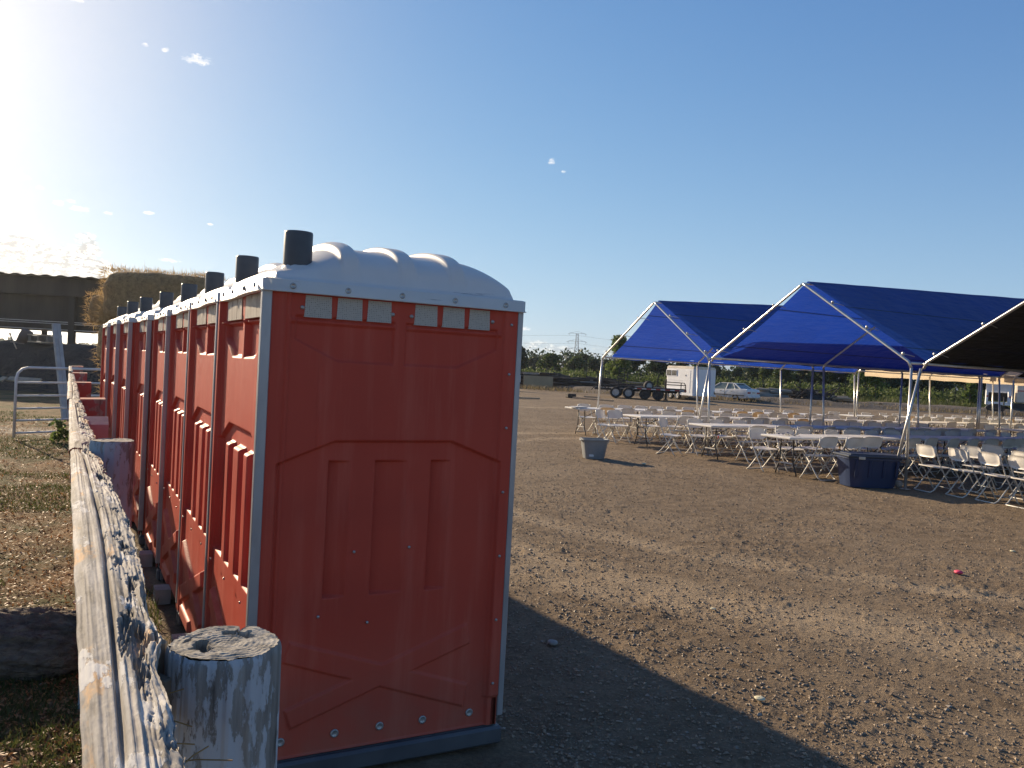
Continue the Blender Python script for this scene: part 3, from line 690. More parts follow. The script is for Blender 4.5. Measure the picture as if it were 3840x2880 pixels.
rail(8.62, 11.8, -.650, 1.300, .085, 11, 140, 26, .8); rail(11.82, 15.2, -.655, 1.330, .060, 13, 100, 20, .8)
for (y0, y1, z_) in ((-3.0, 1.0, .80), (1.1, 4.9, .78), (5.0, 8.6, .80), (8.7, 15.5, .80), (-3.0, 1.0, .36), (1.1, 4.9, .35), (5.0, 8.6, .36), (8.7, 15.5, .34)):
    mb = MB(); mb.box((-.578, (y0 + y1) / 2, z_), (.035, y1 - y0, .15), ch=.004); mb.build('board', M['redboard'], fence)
# splintered packing between near rail and near post
mb = MB(); mb.box((-.548, -1.79, 1.215), (.028, .030, .07), rz=.2, ch=.006); mb.box((-.545, -1.85, 1.13), (.02, .04, .14), rz=.5, ch=.003); mb.build('wood_chock', M['mut'], fence)
random.seed(9); mb = MB()
for k in range(14):
    a = Vector((-.60 + random.uniform(0, .06), -1.95 + random.uniform(-.2, .25), 1.06 + random.uniform(0, .14))); d = Vector((random.uniform(.04, .10), random.uniform(-.06, .06), random.uniform(-.01, .03)))
    mb.tube([a, a + d * .5 + Vector((0, 0, .004)), a + d], .0012, 4)
mb.build('straw_wisps', M['straw'], fence, kind='stuff')

# ------------------------------------------------------------------ pasture gate, leaning beam, log
p1 = Vector((-8.85, 14.9, 0)); p2 = Vector((-7.75, 16.6, 0)); gd = (p2 - p1); gl = gd.length; ga = math.atan2(gd.y, gd.x)
gt = thing('tube_gate', 'grey tubular farm gate with rounded top corner standing across the pasture track', 'gate', p1, ga)
mb = MB(); mb.tube([(0, 0, .04), (0, 0, 1.10), (.03, 0, 1.20), (.10, 0, 1.27), (.20, 0, 1.30), (gl, 0, 1.30)], .024, 10); mb.build('gate_frame', M['gate'], gt, True)
mb = MB(); mb.tube([(gl, 0, .04), (gl, 0, 1.30)], .024, 8); mb.build('upright', M['gate'], gt, True)
for z_ in (1.03, .79, .56, .345, .12):
    mb = MB(); mb.tube([(0, 0, z_), (gl, 0, z_)], .019, 8); mb.build('bar', M['gate'], gt, True)
a_ = at(249, 1583, 19.4); b_ = at(210, 1216, 19.9)
dv = (b_ - a_); ln = dv.length
bm = thing('leaning_beam', 'pale grey channel beam leaning in front of the barn', 'beam', a_)
q_ = dv.to_track_quat('Z', 'Y').to_matrix().to_4x4()
for s_ in (-1, 1):
    mb = MB(); M4 = q_ @ Matrix.Translation((s_ * .045, 0, ln / 2)); vs_ = [M4 @ Vector((sx * .040, sy * .045, sz * ln / 2)) for sx in (-1, 1) for sy in (-1, 1) for sz in (-1, 1)]
    mb.add(vs_, [(0, 1, 3, 2), (4, 6, 7, 5), (0, 4, 5, 1), (2, 3, 7, 6), (0, 2, 6, 4), (1, 5, 7, 3)]); mb.build('flange', M['concrete'], bm)
# old log in the grass
la, lb = Vector((-4.3, 3.85, .08)), Vector((-2.22, 4.60, .12)); n_ = 150; na_ = 110
tt = np.linspace(0, 1, n_); aa = np.linspace(0, 2 * np.pi, na_); Aa, Tt = np.meshgrid(aa, tt)
rad = .20 + .045 * (fbm(np.cos(Aa) * 2 + 5, Tt * 5, 4, 4) - .5) * 2 + .028 * (fbm(np.cos(Aa) * 5 + 15 + Tt * 3, np.sin(Aa) * 9 + Tt * 16, 5, 6, .72) - .5) * 3.4
rad = rad * np.sqrt(np.clip(1 - (np.abs(Tt - .5) * 2) ** 14, .05, 1))
d_ = (lb - la); L_ = d_.length; d_.normalize(); w_ = d_.cross(Vector((0, 0, 1))).normalized(); 
Pm = np.array(la)[None, None] + Tt[..., None] * L_ * np.array(d_)[None, None] + (np.cos(Aa) * rad)[..., None] * np.array(w_)[None, None] + (np.sin(Aa) * rad)[..., None] * np.array((0, 0, 1.))[None, None]
mb = MB(); mb.grid(Pm); lg = mb.build('old_log', pm('grey_log_bark', (.24, .20, .155), (.085, .072, .058), 11, .95, bs=30, bstr=1, bdist=.05, stretch=(.6, 2, 2)), None, True)
tag(lg, 'rough grey log lying in the dry grass beside the fence', 'log')

# ------------------------------------------------------------------ barn
B0 = Vector((-26.5, 34.0, 0)); bang = R(2)
barn = thing('open_barn', 'dark open-sided barn with a corrugated iron roof behind the hay', 'barn', B0, bang)
def rot(p): return Vector(p)
BL = 15.4
# corrugated roof sloping away from the camera
nxr = 520; xx = np.linspace(-6, BL, nxr); yy = np.array([0, 9.]); Xb, Yb = np.meshgrid(xx, yy); Zb = 4.48 + (Yb * -.02) + .028 * np.sign(np.sin(Xb * 2 * np.pi / .60)) * np.abs(np.sin(Xb * 2 * np.pi / .60)) ** .7
mb = MB(); mb.grid(np.stack([Xb, Yb - .3, Zb], -1)); mb.grid(np.stack([Xb, Yb - .3, Zb - .03], -1), flip=True); mb.build('roof', M['barnroof'], barn, True)
mb = MB(); mb.box((BL / 2 - 3, .15, 4.06), (BL + 6, .10, .74)); mb.build('eave_board', M['barnwood'], barn)
mb = MB(); mb.box((4.5, .5, 3.1), (21, .08, 1.6)); mb.build('hanging_wall', M['barnwood'], barn, label='dark board wall hanging from the eave')
for z_, x0_, x1_ in ((2.92 - .35, -6, 14.4), (2.30, -6, 14.4)):
    mb = MB(); mb.box(((x0_ + x1_) / 2, 1.3, z_), (x1_ - x0_, .12, .14)); mb.build('beam', M['mut'], barn)
for px_ in (-2, 3.0, 8.2, 14.9):
    mb = MB(); mb.box((px_, .3, 2.1), (.36 if px_ == 14.9 else .24, .24, 4.2), ch=.01); mb.build('post', M['barnwood'], barn)
    mb = MB(); mb.box((px_, 8.2, 2.1), (.2, .2, 4.2)); mb.build('post', M['barnwood'], barn)
mb = MB(); mb.box((4.7, 3.2, 3.35), (21.4, .1, 1.8)); mb.build('inner_wall', M['barnwood'], barn)
for zz_, x0_, x1_ in ((2.62, -5.0, 9.3), (2.54, 2.2, 14.0), (2.30, 2.2, 11.2)):
    mb = MB(); mb.box(((x0_ + x1_) / 2, .25, zz_), (x1_ - x0_, .05, .028)); mb.build('pipe_rail', M['galv'], barn)
# bank of dark feed under the barn
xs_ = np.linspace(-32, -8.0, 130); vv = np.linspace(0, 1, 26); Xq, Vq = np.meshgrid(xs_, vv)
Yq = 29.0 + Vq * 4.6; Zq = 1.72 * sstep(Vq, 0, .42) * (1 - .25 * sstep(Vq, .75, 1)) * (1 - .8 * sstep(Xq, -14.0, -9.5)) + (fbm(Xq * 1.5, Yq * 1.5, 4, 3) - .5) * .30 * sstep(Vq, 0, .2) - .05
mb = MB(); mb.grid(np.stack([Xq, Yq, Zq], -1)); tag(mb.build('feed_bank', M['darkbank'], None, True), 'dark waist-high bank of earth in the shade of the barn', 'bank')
# things on the bank
def on(x, y, d): return at(x, y, d)
dz_ = 31.0
o_ = on(77, 1288, dz_); wb = thing('feed_tub', 'tilted dark barrel resting on the dark bank under the barn', 'barrel', o_, 0)
mb = MB(); mb.lathe([(.0, 0), (.18, 0), (.21, .3), (.20, .55), (.0, .56)], 16, Matrix.Rotation(R(28), 4, 'Y')); mb.build('drum', pm('brown_drum', (.13, .09, .075), None, 5, .7), wb, True)
mb = MB(); mb.box((-.02, 0, .0), (.52, .4, .08), ry=.1, ch=.01); mb.build('base_board', M['mut'], wb)
a_ = on(37, 1252, dz_); b_ = on(62, 1308, dz_ - .6)
sh = thing('shovel', 'long-handled shovel leaning on the dark bank by the tilted barrel', 'shovel', b_)
mb = MB(); mb.tube([Vector((0, 0, 0)), a_ - b_], .022, 6); mb.build('handle', M['lumber'], sh)
mb = MB(); mb.lathe([(.0, 0), (.05, 0), (.05, .06), (0, .06)], 8, Matrix.Translation(a_ - b_ - Vector((0, 0, .03)))); mb.build('grip', M['mut'], sh)
o_ = on(168, 1288, dz_); pl = thing('wooden_pallet', 'pale wooden pallet stacked on the dark bank behind the leaning beam', 'pallet', o_ - Vector((0, 0, .0)))
for z_ in (.30, .04):
    for y_ in (-.4, 0, .4):
        mb = MB(); mb.box((0, y_, z_), (.78, .14, .05)); mb.build('slat', M['lumber'], pl)
for x_ in (-.32, 0, .32):
    mb = MB(); mb.box((x_, 0, .17), (.09, .9, .20)); mb.build('bearer', M['mut'], pl)
# planks lying on the face of the bank
for (x0_, y0_, x1_, y1_, lab) in ((30, 1416, 150, 1432, 'pale broad plank lying on the face of the dark bank'), (0, 1418, 18, 1424, 'short pale plank at the left frame edge on the dark bank')):
    a_ = at(x0_, y0_, 29.0); b_ = at(x1_, y1_, 28.7); mb = MB(); c_ = (a_ + b_) / 2; dd = b_ - a_
    mb.box((0, 0, 0), (dd.length, .22, .05), rz=math.atan2(dd.y, dd.x), rx=R(35)); o_ = mb.build('plank', M['lumber'], loc=c_); tag(o_, lab, 'plank')

# ------------------------------------------------------------------ hay
def bale(name, c, d, rz, label, seed, fr=700):
    t = thing(name, label, 'hay bale', c, rz, 'stacked hay bales')
    hx, hy, hz = d[0] / 2, d[1] / 2, d[2]
    mb = MB(); rs = np.random.RandomState(seed)
    bmn = 20
    def face(o, u, v):
        q = np.linspace(0, 1, bmn * 2); r_ = np.linspace(0, 1, bmn); Q, Rr = np.meshgrid(q, r_)
        Pm = np.array(o)[None, None] + Q[..., None] * np.array(u)[None, None] + Rr[..., None] * np.array(v)[None, None]; return Pm
    cs = [face((-hx, -hy, 0), (2 * hx, 0, 0), (0, 0, hz)), face((hx, -hy, 0), (0, 2 * hy, 0), (0, 0, hz)), face((hx, hy, 0), (-2 * hx, 0, 0), (0, 0, hz)), face((-hx, hy, 0), (0, -2 * hy, 0), (0, 0, hz)), face((-hx, -hy, hz), (2 * hx, 0, 0), (0, 2 * hy, 0))]
    for Pm in cs:
        ctr = np.array((0, 0, hz / 2)); dirn = Pm - ctr; rel = np.abs(dirn) / np.array((hx, hy, hz / 2)); k = (rel ** 6).sum(-1) ** (1 / 6.)
        Pm2 = ctr + dirn / k[..., None] * 1.0
        nn = (fbm(Pm2[..., 0] * 3 + seed + Pm2[..., 1] * 2, Pm2[..., 2] * 4 + Pm2[..., 1], 4, seed) - .5) * .14
        Pm2 = Pm2 + (dirn / np.linalg.norm(dirn, axis=-1, keepdims=True)) * nn[..., None]; mb.grid(Pm2)
    mb.build('bale_body', M['hay'], t, True)
    s_ = MB()
    for k in range(fr):
        f = rs.randint(0, 5)
        u, v = rs.rand(2)
        if f == 4 or rs.rand() < .35: p = np.array((-hx + 2 * hx * u, -hy + 2 * hy * v, hz)); nrm = np.array((0, 0, 1.))
        elif f in (0, 3): p = np.array((-hx + 2 * hx * u, -hy, hz * v)); nrm = np.array((0, -1., 0))
        else: p = np.array((-hx, -hy + 2 * hy * u, hz * v)); nrm = np.array((-1., 0, 0))
        dd = nrm * rs.uniform(.03, .13) + rs.normal(0, .07, 3); w = rs.normal(0, 1, 3); w = w / np.linalg.norm(w) * .010
        s_.add([p - w, p + w, p + dd], [(0, 1, 2)])
    s_.build('straw_fringe', M['straw'], t, kind='stuff'); return t
HB = Vector((-9.9, 24.3, 0)); hr = R(12)
lab_h = {0: 'ground', 1: 'second', 2: 'third'}
bale('hay_bale', (-10.2, 24.3, 0), (2.9, 2.2, 1.25), hr, 'big hay bale at the bottom of the stack behind the toilets', 1, 900)
bale('hay_bale', (-10.3, 24.2, 1.22), (2.9, 2.2, 1.2), hr, 'big hay bale in the middle of the stack behind the toilets', 2, 1200)
bale('hay_bale', (-11.55, 24.6, 2.30), (1.5, 1.7, .92), R(8), 'shaggy hay bale sagging out on the barn side of the stack', 3, 1500)
bale('hay_bale', (-10.1, 24.2, 2.42), (3.1, 2.0, 1.46), hr, 'long golden hay bale on top of the stack behind the toilets', 4, 3200)

# ------------------------------------------------------------------ tents
def make_tent(name, label, t_r, t_l, s0, bays, bay, zr, tarp, ze=2.24, lean=((0, 0), (0, 0)), zr_end=None, set_in=.42, slopes='both', tarpname='tarp', ze_l=None, vdrop=.09):
    ze_l = ze_l or ze
    t = thing(name, label, 'canopy tent', tentw(s0, t_r), YAW)
    w = t_l - t_r; zr_end = zr_end or zr
    for i in range(bays + 1):
        s_ = i * bay; zr_i = zr + (zr_end - zr) * i / bays
        def leg(y, ly, lx, zz):
            mb = MB(); mb.tube([(s_ + lx, y + ly, 0), (s_ + lx * .1, y + ly * .1, zz - .08)], .025, 10); mb.build('leg', M['tentpipe'], t, True)
            mb = MB(); mb.box((s_ + lx, y + ly, .012), (.13, .13, .012)); mb.build('foot_plate', M['tentpipe'], t)
        l0 = lean[0] if i == 0 else (0.0, 0); l1 = lean[1] if i == 0 else (-.16, 0)
        leg(0, l0[0], l0[1], ze); leg(w, l1[0], l1[1], ze_l)
        mb = MB(); dy = w / 2
        mb.tube([(s_, 0, ze - .08), (s_, .06, ze + .03), (s_, w / 2 - .08, zr_i - .05), (s_, w / 2, zr_i)], .025, 10); mb.build('rafter', M['tentpipe'], t, True)
        mb = MB(); mb.tube([(s_, w, ze_l - .08), (s_, w - .06, ze_l + .03), (s_, w / 2 + .08, zr_i - .05), (s_, w / 2, zr_i)], .025, 10); mb.build('rafter', M['tentpipe'], t, True)
    L = bays * bay
    for (y, z0_, z1_) in ((0, ze, ze), (w, ze_l, ze_l), (w / 2, zr, zr_end)):
        mb = MB(); mb.tube([(0, y, z0_), (L, y, z1_)], .022, 8); mb.build('purlin', M['tentpipe'], t, True)
    # cloth
    nx, ny = 60, 28
    S = np.linspace(0, 1, nx); Q = np.linspace(0, 1, ny); Sg, Qg = np.meshgrid(S, Q)
    for side in ('near', 'far'):
        if slopes != 'both' and side != slopes: continue
        sgn = 1 if side == 'far' else -1
        ins = set_in * (.30 + .50 * Qg) + .06 * np.sin(Qg * np.pi)
        Xs = ins + (L - ins * .6) * Sg if True else 0
        yy_ = w / 2 + sgn * (w / 2 + .02) * Qg; zed = (ze_l if sgn > 0 else ze)
        zrr = zr + (zr_end - zr) * Sg
        zz_ = zrr + (zed - zrr) * Qg + .060 - .04 * np.sin(Qg * np.pi) * (0.6 + .4 * np.abs(np.sin(Sg * np.pi * bays))) + .012 * (fbm(Xs * 2, yy_ * 2, 3, 5) - .5)
        mb = MB(); mb.grid(np.stack([Xs, yy_, zz_], -1), flip=sgn < 0)
        # valance hanging below the eave
        qq = np.linspace(0, 1, 5); Sv, Qv = np.meshgrid(S, qq); insv = set_in * .80
        yv = w / 2 + sgn * (w / 2 + .02) + sgn * .02 * np.sin(Qv * 3); zv = zed + .060 - vdrop * Qv + .01 * np.sin(Sv * 60)
        mb.grid(np.stack([insv + (L - insv * .6) * Sv, yv, zv], -1), flip=sgn < 0)
        mb.build(tarpname, tarp, t, True)
    # ball bungees along the gable ends
    for sgn in (1, -1):
        for q in (.3, .62, .93):
            y = w / 2 + sgn * w / 2 * q; z = zr + ((ze_l if sgn > 0 else ze) - zr) * q
            mb = MB(); mb.tube([(.0, y, z + .03), (.14, y - sgn * .05, z + .05), (.34, y - sgn * .02, z + .02)], .008, 5)
            mb.lathe([(0, -.028), (.02, -.02), (.028, 0), (.02, .02), (0, .028)], 8, Matrix.Translation((0, y, z + .06))); mb.build('ball_bungee', M['galv'], t)
    return t
make_tent('canopy_tent', 'blue tarp canopy tent in the middle, its peaked frame the tallest in view', 0, 5.11, 0, 3, 3.6, 3.755, M['bluetarp'], ze=2.21, ze_l=2.22, lean=((-.03, 0), (.30, -.15)), zr_end=4.15)
make_tent('canopy_tent', 'smaller-looking blue tarp canopy tent on the left, farther from the camera', 5.20, 9.52, 0, 3, 3.35, 3.58, M['bluetarp'], ze=2.21, ze_l=2.17, lean=((-.25, -.1), (.72, .36)), zr_end=4.10)
make_tent('canopy_tent', 'canopy tent with a dark brown tarp at the right edge of the photo', -5.55, -.24, 0, 3, 3.65, 3.80, M['darktarp'], ze=2.20, lean=((0, 0), (.42, -.12)), set_in=.12)
make_tent('canopy_tent', 'cream tarp canopy tent at the back, beyond the blue tents', 5.30, 9.55, 10.3, 4, 3.65, 3.75, M['creamtarp'], vdrop=.22)
make_tent('canopy_tent', 'second dark canopy tent far back at the right, behind the middle blue tent', 0, 5.10, 11.5, 2, 3.65, 3.80, M['darktarp'], set_in=.2)

# ------------------------------------------------------------------ chairs
def chair_parts(plastic):
    sw = .44
    # seat
    nx, ny = 13, 13; u = np.linspace(-1, 1, nx); v = np.linspace(-1, 1, ny); U_, V_ = np.meshgrid(u, v)
    k = np.maximum(np.abs(U_), np.abs(V_)); rr_ = (np.abs(U_) ** 5 + np.abs(V_) ** 5) ** .2; f = np.where(rr_ > 0, k / np.maximum(rr_, 1e-6), 1)
    Xs = .005 + U_ * f * .20; Ys = V_ * f * sw / 2 * (1 - .05 * U_)
    Zs = .445 - .022 * (1 - U_ ** 2) * (1 - V_ ** 2) - .02 * np.clip(U_ - .6, 0, 1) + .012 * np.clip(-U_, 0, 1)
    mb = MB(); mb.grid(np.stack([Xs, Ys, Zs], -1)); mb.grid(np.stack([Xs, Ys, Zs - .018], -1), flip=True)
    edge = [(0, j) for j in range(nx)] + [(i, nx - 1) for i in range(1, ny)] + [(ny - 1, j) for j in range(nx - 2, -1, -1)] + [(i, 0) for i in range(ny - 2, 0, -1)]
    tp = [(Xs[a, b_], Ys[a, b_], Zs[a, b_]) for a, b_ in edge]; bt = [(p[0], p[1], p[2] - .018) for p in tp]; n_ = len(tp)
    mb.add(tp + bt, [((i + 1) % n_, i, i + n_, (i + 1) % n_ + n_) for i in range(n_)]); seat = mb.mesh('seat', plastic, True)
    # backrest: rounded shell with a raised rim on its rear
    nx, ny = 17, 11; u = np.linspace(-1, 1, nx); v = np.linspace(-1, 1, ny); U_, V_ = np.meshgrid(u, v)
    e_ = 4.0; k = np.maximum(np.abs(U_), np.abs(V_)); rr_ = (np.abs(U_) ** e_ + np.abs(V_) ** e_) ** (1 / e_); f = np.where(rr_ > 0, k / np.maximum(rr_, 1e-6), 1)
    Ys = U_ * f * .222; Zl = V_ * f * .105
    lean_ = .22; Xf = -.175 - Zl * lean_ - .030 * (1 - (Ys / .222) ** 2) - .012 * (1 - (Zl / .105) ** 2); Zf = .705 + Zl
    rim_ = sstep(np.maximum(np.abs(U_), np.abs(V_)), .78, .98) * .022
    Xb_ = Xf - .006 - rim_
    mb = MB(); mb.grid(np.stack([Xf, Ys, Zf], -1), flip=False); mb.grid(np.stack([Xb_, Ys, Zf], -1), flip=True)
    edge = [(0, j) for j in range(nx)] + [(i, nx - 1) for i in range(1, ny)] + [(ny - 1, j) for j in range(nx - 2, -1, -1)] + [(i, 0) for i in range(ny - 2, 0, -1)]
    tp = [(Xf[a, b_], Ys[a, b_], Zf[a, b_]) for a, b_ in edge]; bt = [(Xb_[a, b_], Ys[a, b_], Zf[a, b_]) for a, b_ in edge]; n_ = len(tp)
    mb.add(tp + bt, [((i + 1) % n_, i, i + n_, (i + 1) % n_ + n_) for i in range(n_)]); back = mb.mesh('backrest', plastic, True)
    mb = MB(); w = .225
    for s_ in (-1, 1): mb.tube([(-.205, s_ * w, .80), (-.19, s_ * w, .70), (-.07, s_ * w, .44), (.17, s_ * w, .05), (.215, s_ * w, .0)], .0115, 6)
    mb.tube([(.155, -w, .085), (.155, w, .085)], .008, 5); ff = mb.mesh('front_leg_frame', M['wframe'], True)
    mb = MB(); w2 = .205
    mb.tube([(.13, w2, .43), (-.10, w2, .14), (-.175, w2, .05), (-.235, w2 * .97, .013), (-.245, w2 * .8, .012), (-.245, -w2 * .8, .012), (-.235, -w2 * .97, .013), (-.175, -w2, .05), (-.10, -w2, .14), (.13, -w2, .43)], .011, 6)
    rf = mb.mesh('rear_leg_frame', M['wframe'], True)
    return seat, back, ff, rf
CP = {'w': chair_parts(M['white_pl']), 'y': chair_parts(M['yellow_pl'])}
def chair(p, rz, label, group, kind='w'):
    t = thing('folding_chair', label, 'chair', p, rz, group); a, b_, c_, d_ = CP[kind]
    link('seat', a, t); link('backrest', b_, t); link('front_leg_frame', c_, t); link('rear_leg_frame', d_, t); return t
# ------------------------------------------------------------------ tables
mb = MB(); mb.box((1.215, .38, .722), (2.43, .76, .046), ch=.012); tt_ = mb.mesh('tabletop', M['tabletop'])
def tleg(x, y):
    sg = 1 if y > .38 else -1
    mb = MB(); mb.tube([(x, y, .70), (x, y, .30), (x, y + sg * .015, .22), (x, y + sg * .09, .06), (x, y + sg * .10, .0)], .0135, 7); return mb.mesh('leg', M['tleg'], True)
tl = [tleg(x, y) for x in (.33, 2.10) for y in (.22, .54)]
def tcross(x):
    mb = MB(); mb.box((x, .38, .225), (.02, .34, .025), ch=.004); return mb.mesh('crossbar', M['wframe'])
tcx = [tcross(.33), tcross(2.10)]
def tbr(x0, x1):
    mb = MB(); mb.tube([(x0, .38, .44), (x1, .38, .69)], .009, 6); mb.tube([(x0, .24, .44), (x0, .52, .44)], .008, 6); return mb.mesh('brace', M['tleg'], True)
tb = [tbr(.33, .88), tbr(2.10, 1.55)]
def table(p, rz, label, group):
    t = thing('folding_table', label, 'table', p, rz, group); link('tabletop', tt_, t)
    for q in tl: link('leg', q, t)
    for q in tcx: link('crossbar', q, t)
    for q in tb: link('brace', q, t)
    return t
random.seed(12)
ROWS = [(1.54, -1.17, 4, 'front'), (4.03, -.85, 4, 'second'), (6.66, -.76, 4, 'third'), (9.43, -.75, 4, 'fourth')]
nearpat = {0: [.52, 1.15, 1.85, 2.75, 3.4, 4.05, 4.65, 5.25, 6.0, 6.6, 7.2, 7.9, 8.5, 9.2], 1: [.85, 1.65, 2.35, 3.0, 3.75, 4.5, 5.1, 5.75, 6.4, 7.0, 7.65, 8.3, 9.0], 2: [.95, 1.65, 2.3, 2.95, 3.6, 4.3, 5.0, 5.6, 6.3, 6.9, 7.6, 8.3, 9.0], 3: [.65, 1.30, 2.1, 2.75, 3.4, 4.1, 4.8, 5.5, 6.1, 6.9, 7.6, 8.3, 9.2]}
farpat = {0: [.35, 1.0, 1.65, 2.4, 3.05, 3.7, 4.4, 5.1, 5.75, 6.4, 7.1, 7.8, 8.5, 9.1], 1: [.55, 1.2, 1.85, 2.5, 3.15, 3.9, 4.6, 5.3, 5.9, 6.6, 7.2, 7.9, 8.6], 2: [.15, 1.15, 1.8, 2.45, 3.1, 3.8, 4.5, 5.2, 5.9, 6.6, 7.3, 8.0, 8.7], 3: [.95, 1.6, 2.3, 2.95, 3.5, 4.2, 4.8, 5.5, 6.2, 6.9, 7.6, 8.2, 9.1]}
for r, (t0, s0, nt_, nm) in enumerate(ROWS):
    for i in range(nt_):
        table(tentw(s0 + i * 2.445, t0 + random.uniform(-.02, .02)), YAW + random.uniform(-.008, .008), 'long white folding table, %s from the left in the %s row of tables' % (ORD[i], nm), 'folding tables in the %s row' % nm)
    for j, s_ in enumerate(nearpat[r]):
        yel = (r == 3 and j in (0, 4, 7, 8, 10)) or (r == 2 and j in (6,))
        chair(tentw(s0 + s_ + random.uniform(-.05, .05), t0 - .20 + random.uniform(-.10, .06)), YAW + R(90) + random.uniform(-.22, .22),
              '%s folding chair, camera side of the %s table row, %s from the left' % ('yellowed' if yel else 'white', nm, ORD[j]), 'folding chairs at the %s table row' % nm, 'y' if yel else 'w')
    for j, s_ in enumerate(farpat[r]):
        chair(tentw(s0 + s_ + random.uniform(-.05, .05), t0 + .76 + .22 + random.uniform(-.06, .08)), YAW - R(90) + random.uniform(-.2, .2),
              'white folding chair, far side of the %s table row, %s from the left' % (nm, ORD[j]), 'folding chairs at the %s table row' % nm)
# chairs pulled out at the left ends
chair(tentw(-1.02, 4.22 + .95), YAW - R(60), 'white folding chair turned at the left end of the second table row', 'folding chairs pulled out from the tables')
chair(tentw(-.98, 6.85 + .90), YAW - R(62), 'white folding chair turned at the left end of the third table row', 'folding chairs pulled out from the tables')
# back block
BR = [(1.6, 11.0, 3, 'front'), (4.2, 10.6, 3, 'second'), (6.78, 10.15, 3, 'third'), (9.42, 10.2, 5, 'fourth')]
for r, (t0, s0, nt_, nm) in enumerate(BR):
    for i in range(nt_):
        table(tentw(s0 + i * 2.445, t0), YAW, 'long white table under the back tents, %s from left in the %s row' % (ORD[i], nm), 'folding tables under the back tents')
    n_ = int(nt_ * 2.44 / .82)
    for j in range(n_):
        yel = random.random() < .25 and r == 3
        chair(tentw(s0 + .5 + j * .82 + random.uniform(-.1, .1), t0 - .20 + random.uniform(-.1, .06)), YAW + R(90) + random.uniform(-.25, .25),
              '%s chair under the back tents, camera side of %s row, %s from left' % ('yellowed' if yel else 'white', nm, ORD[j]), 'folding chairs under the back tents', 'y' if yel else 'w')
        chair(tentw(s0 + .3 + j * .82 + random.uniform(-.1, .1), t0 + .98), YAW - R(90) + random.uniform(-.2, .2),
              'white chair under the back tents, far side of %s row, %s from left' % (nm, ORD[j]), 'folding chairs under the back tents')
# rows of chairs under the dark tent, facing right
lanes = [(.42, [-.30, -.88, -1.42, -1.92], 'first line'), (1.45, [-.42, -1.32, -2.10], 'second line'), (2.45, [-.20, -.80, -1.45, -2.1], 'third line'), (3.5, [-.3, -.95, -1.6, -2.3, -3.0], 'fourth line')]
for (s_, ts, nm) in lanes:
    for j, t_ in enumerate(ts):
        chair(tentw(s_ + random.uniform(-.05, .05), t_), YAW - R(14) + random.uniform(-.07, .07), 'white chair under the dark tent, %s of chairs, %s from the blue tote' % (nm, ORD[j]), 'folding chairs in lines under the dark tent')

# ------------------------------------------------------------------ bins and small things
bp = Vector((1.74, 17.02, 0)); gb = thing('storage_bin', 'open grey plastic bin standing alone on the dirt left of the tables', 'bin', bp, R(12))
def tote(w0, d0, w1, d1, h_, mat, parent, name, wall=.012, flare=.02):
    def ring(w, d, z, n=28, e=5):
        o = []
        for k in range(n):
            a = 2 * math.pi * k / n; c_, s_ = math.cos(a), math.sin(a); f = (abs(c_) ** e + abs(s_) ** e) ** (-1 / e); o.append((c_ * f * w / 2, s_ * f * d / 2, z))
        return o
    mb = MB(); rings = [ring(w0, d0, .0), ring(w1, d1, h_ - .03), ring(w1 + flare * 2, d1 + flare * 2, h_ - .03), ring(w1 + flare * 2, d1 + flare * 2, h_), ring(w1 - wall, d1 - wall, h_), ring(w0 - wall, d0 - wall, .02)]
    vs = [p for r_ in rings for p in r_]; n = 28; fs = [tuple(range(n))[::-1], tuple(range(5 * n, 6 * n))]
    for i in range(5):
        for k in range(n): fs.append((i * n + k, i * n + (k + 1) % n, (i + 1) * n + (k + 1) % n, (i + 1) * n + k))
    mb.add(vs, fs); return autosmooth(mb.build(name, mat, parent), 40)
tote(.40, .32, .52, .40, .40, M['bin_grey'], gb, 'tub')
for s_ in (-1, 1):
    mb = MB(); mb.box((s_ * .29, 0, .365), (.03, .14, .025), ch=.005); mb.build('handle', M['bin_grey'], gb)
mb = MB(); mb.box((-.10, -.172, .07), (.10, .006, .045), rx=R(-6), rz=.1); mb.build('sticker', M['whitetape'], gb, label='torn white sticker low on the front')
bp = Vector((6.38, 14.78, 0)); bt_ = thing('storage_tote', 'large dark blue lidded storage tote beside the tent leg', 'tote', bp, YAW - R(22))
tote(.86, .50, 1.0, .60, .52, M['bin_blue'], bt_, 'tub', flare=.018)
mb = MB(); mb.box((0, 0, .545), (1.07, .66, .04), ch=.012); mb.box((0, 0, .572), (.92, .50, .022), ch=.008); mb.build('lid', M['lid_blue'], bt_)
for k, x_ in enumerate((-.37, -.12, .14, .38)):
    mb = MB(); mb.box((x_, -.302 + .006, .33), (.05, .018, .30), rx=R(7), ch=.006); mb.build('rib', M['bin_blue'], bt_)
mb = MB(); mb.box((-.30, -.338, .52), (.12, .016, .05), ch=.004); mb.build('latch', M['galv'], bt_)
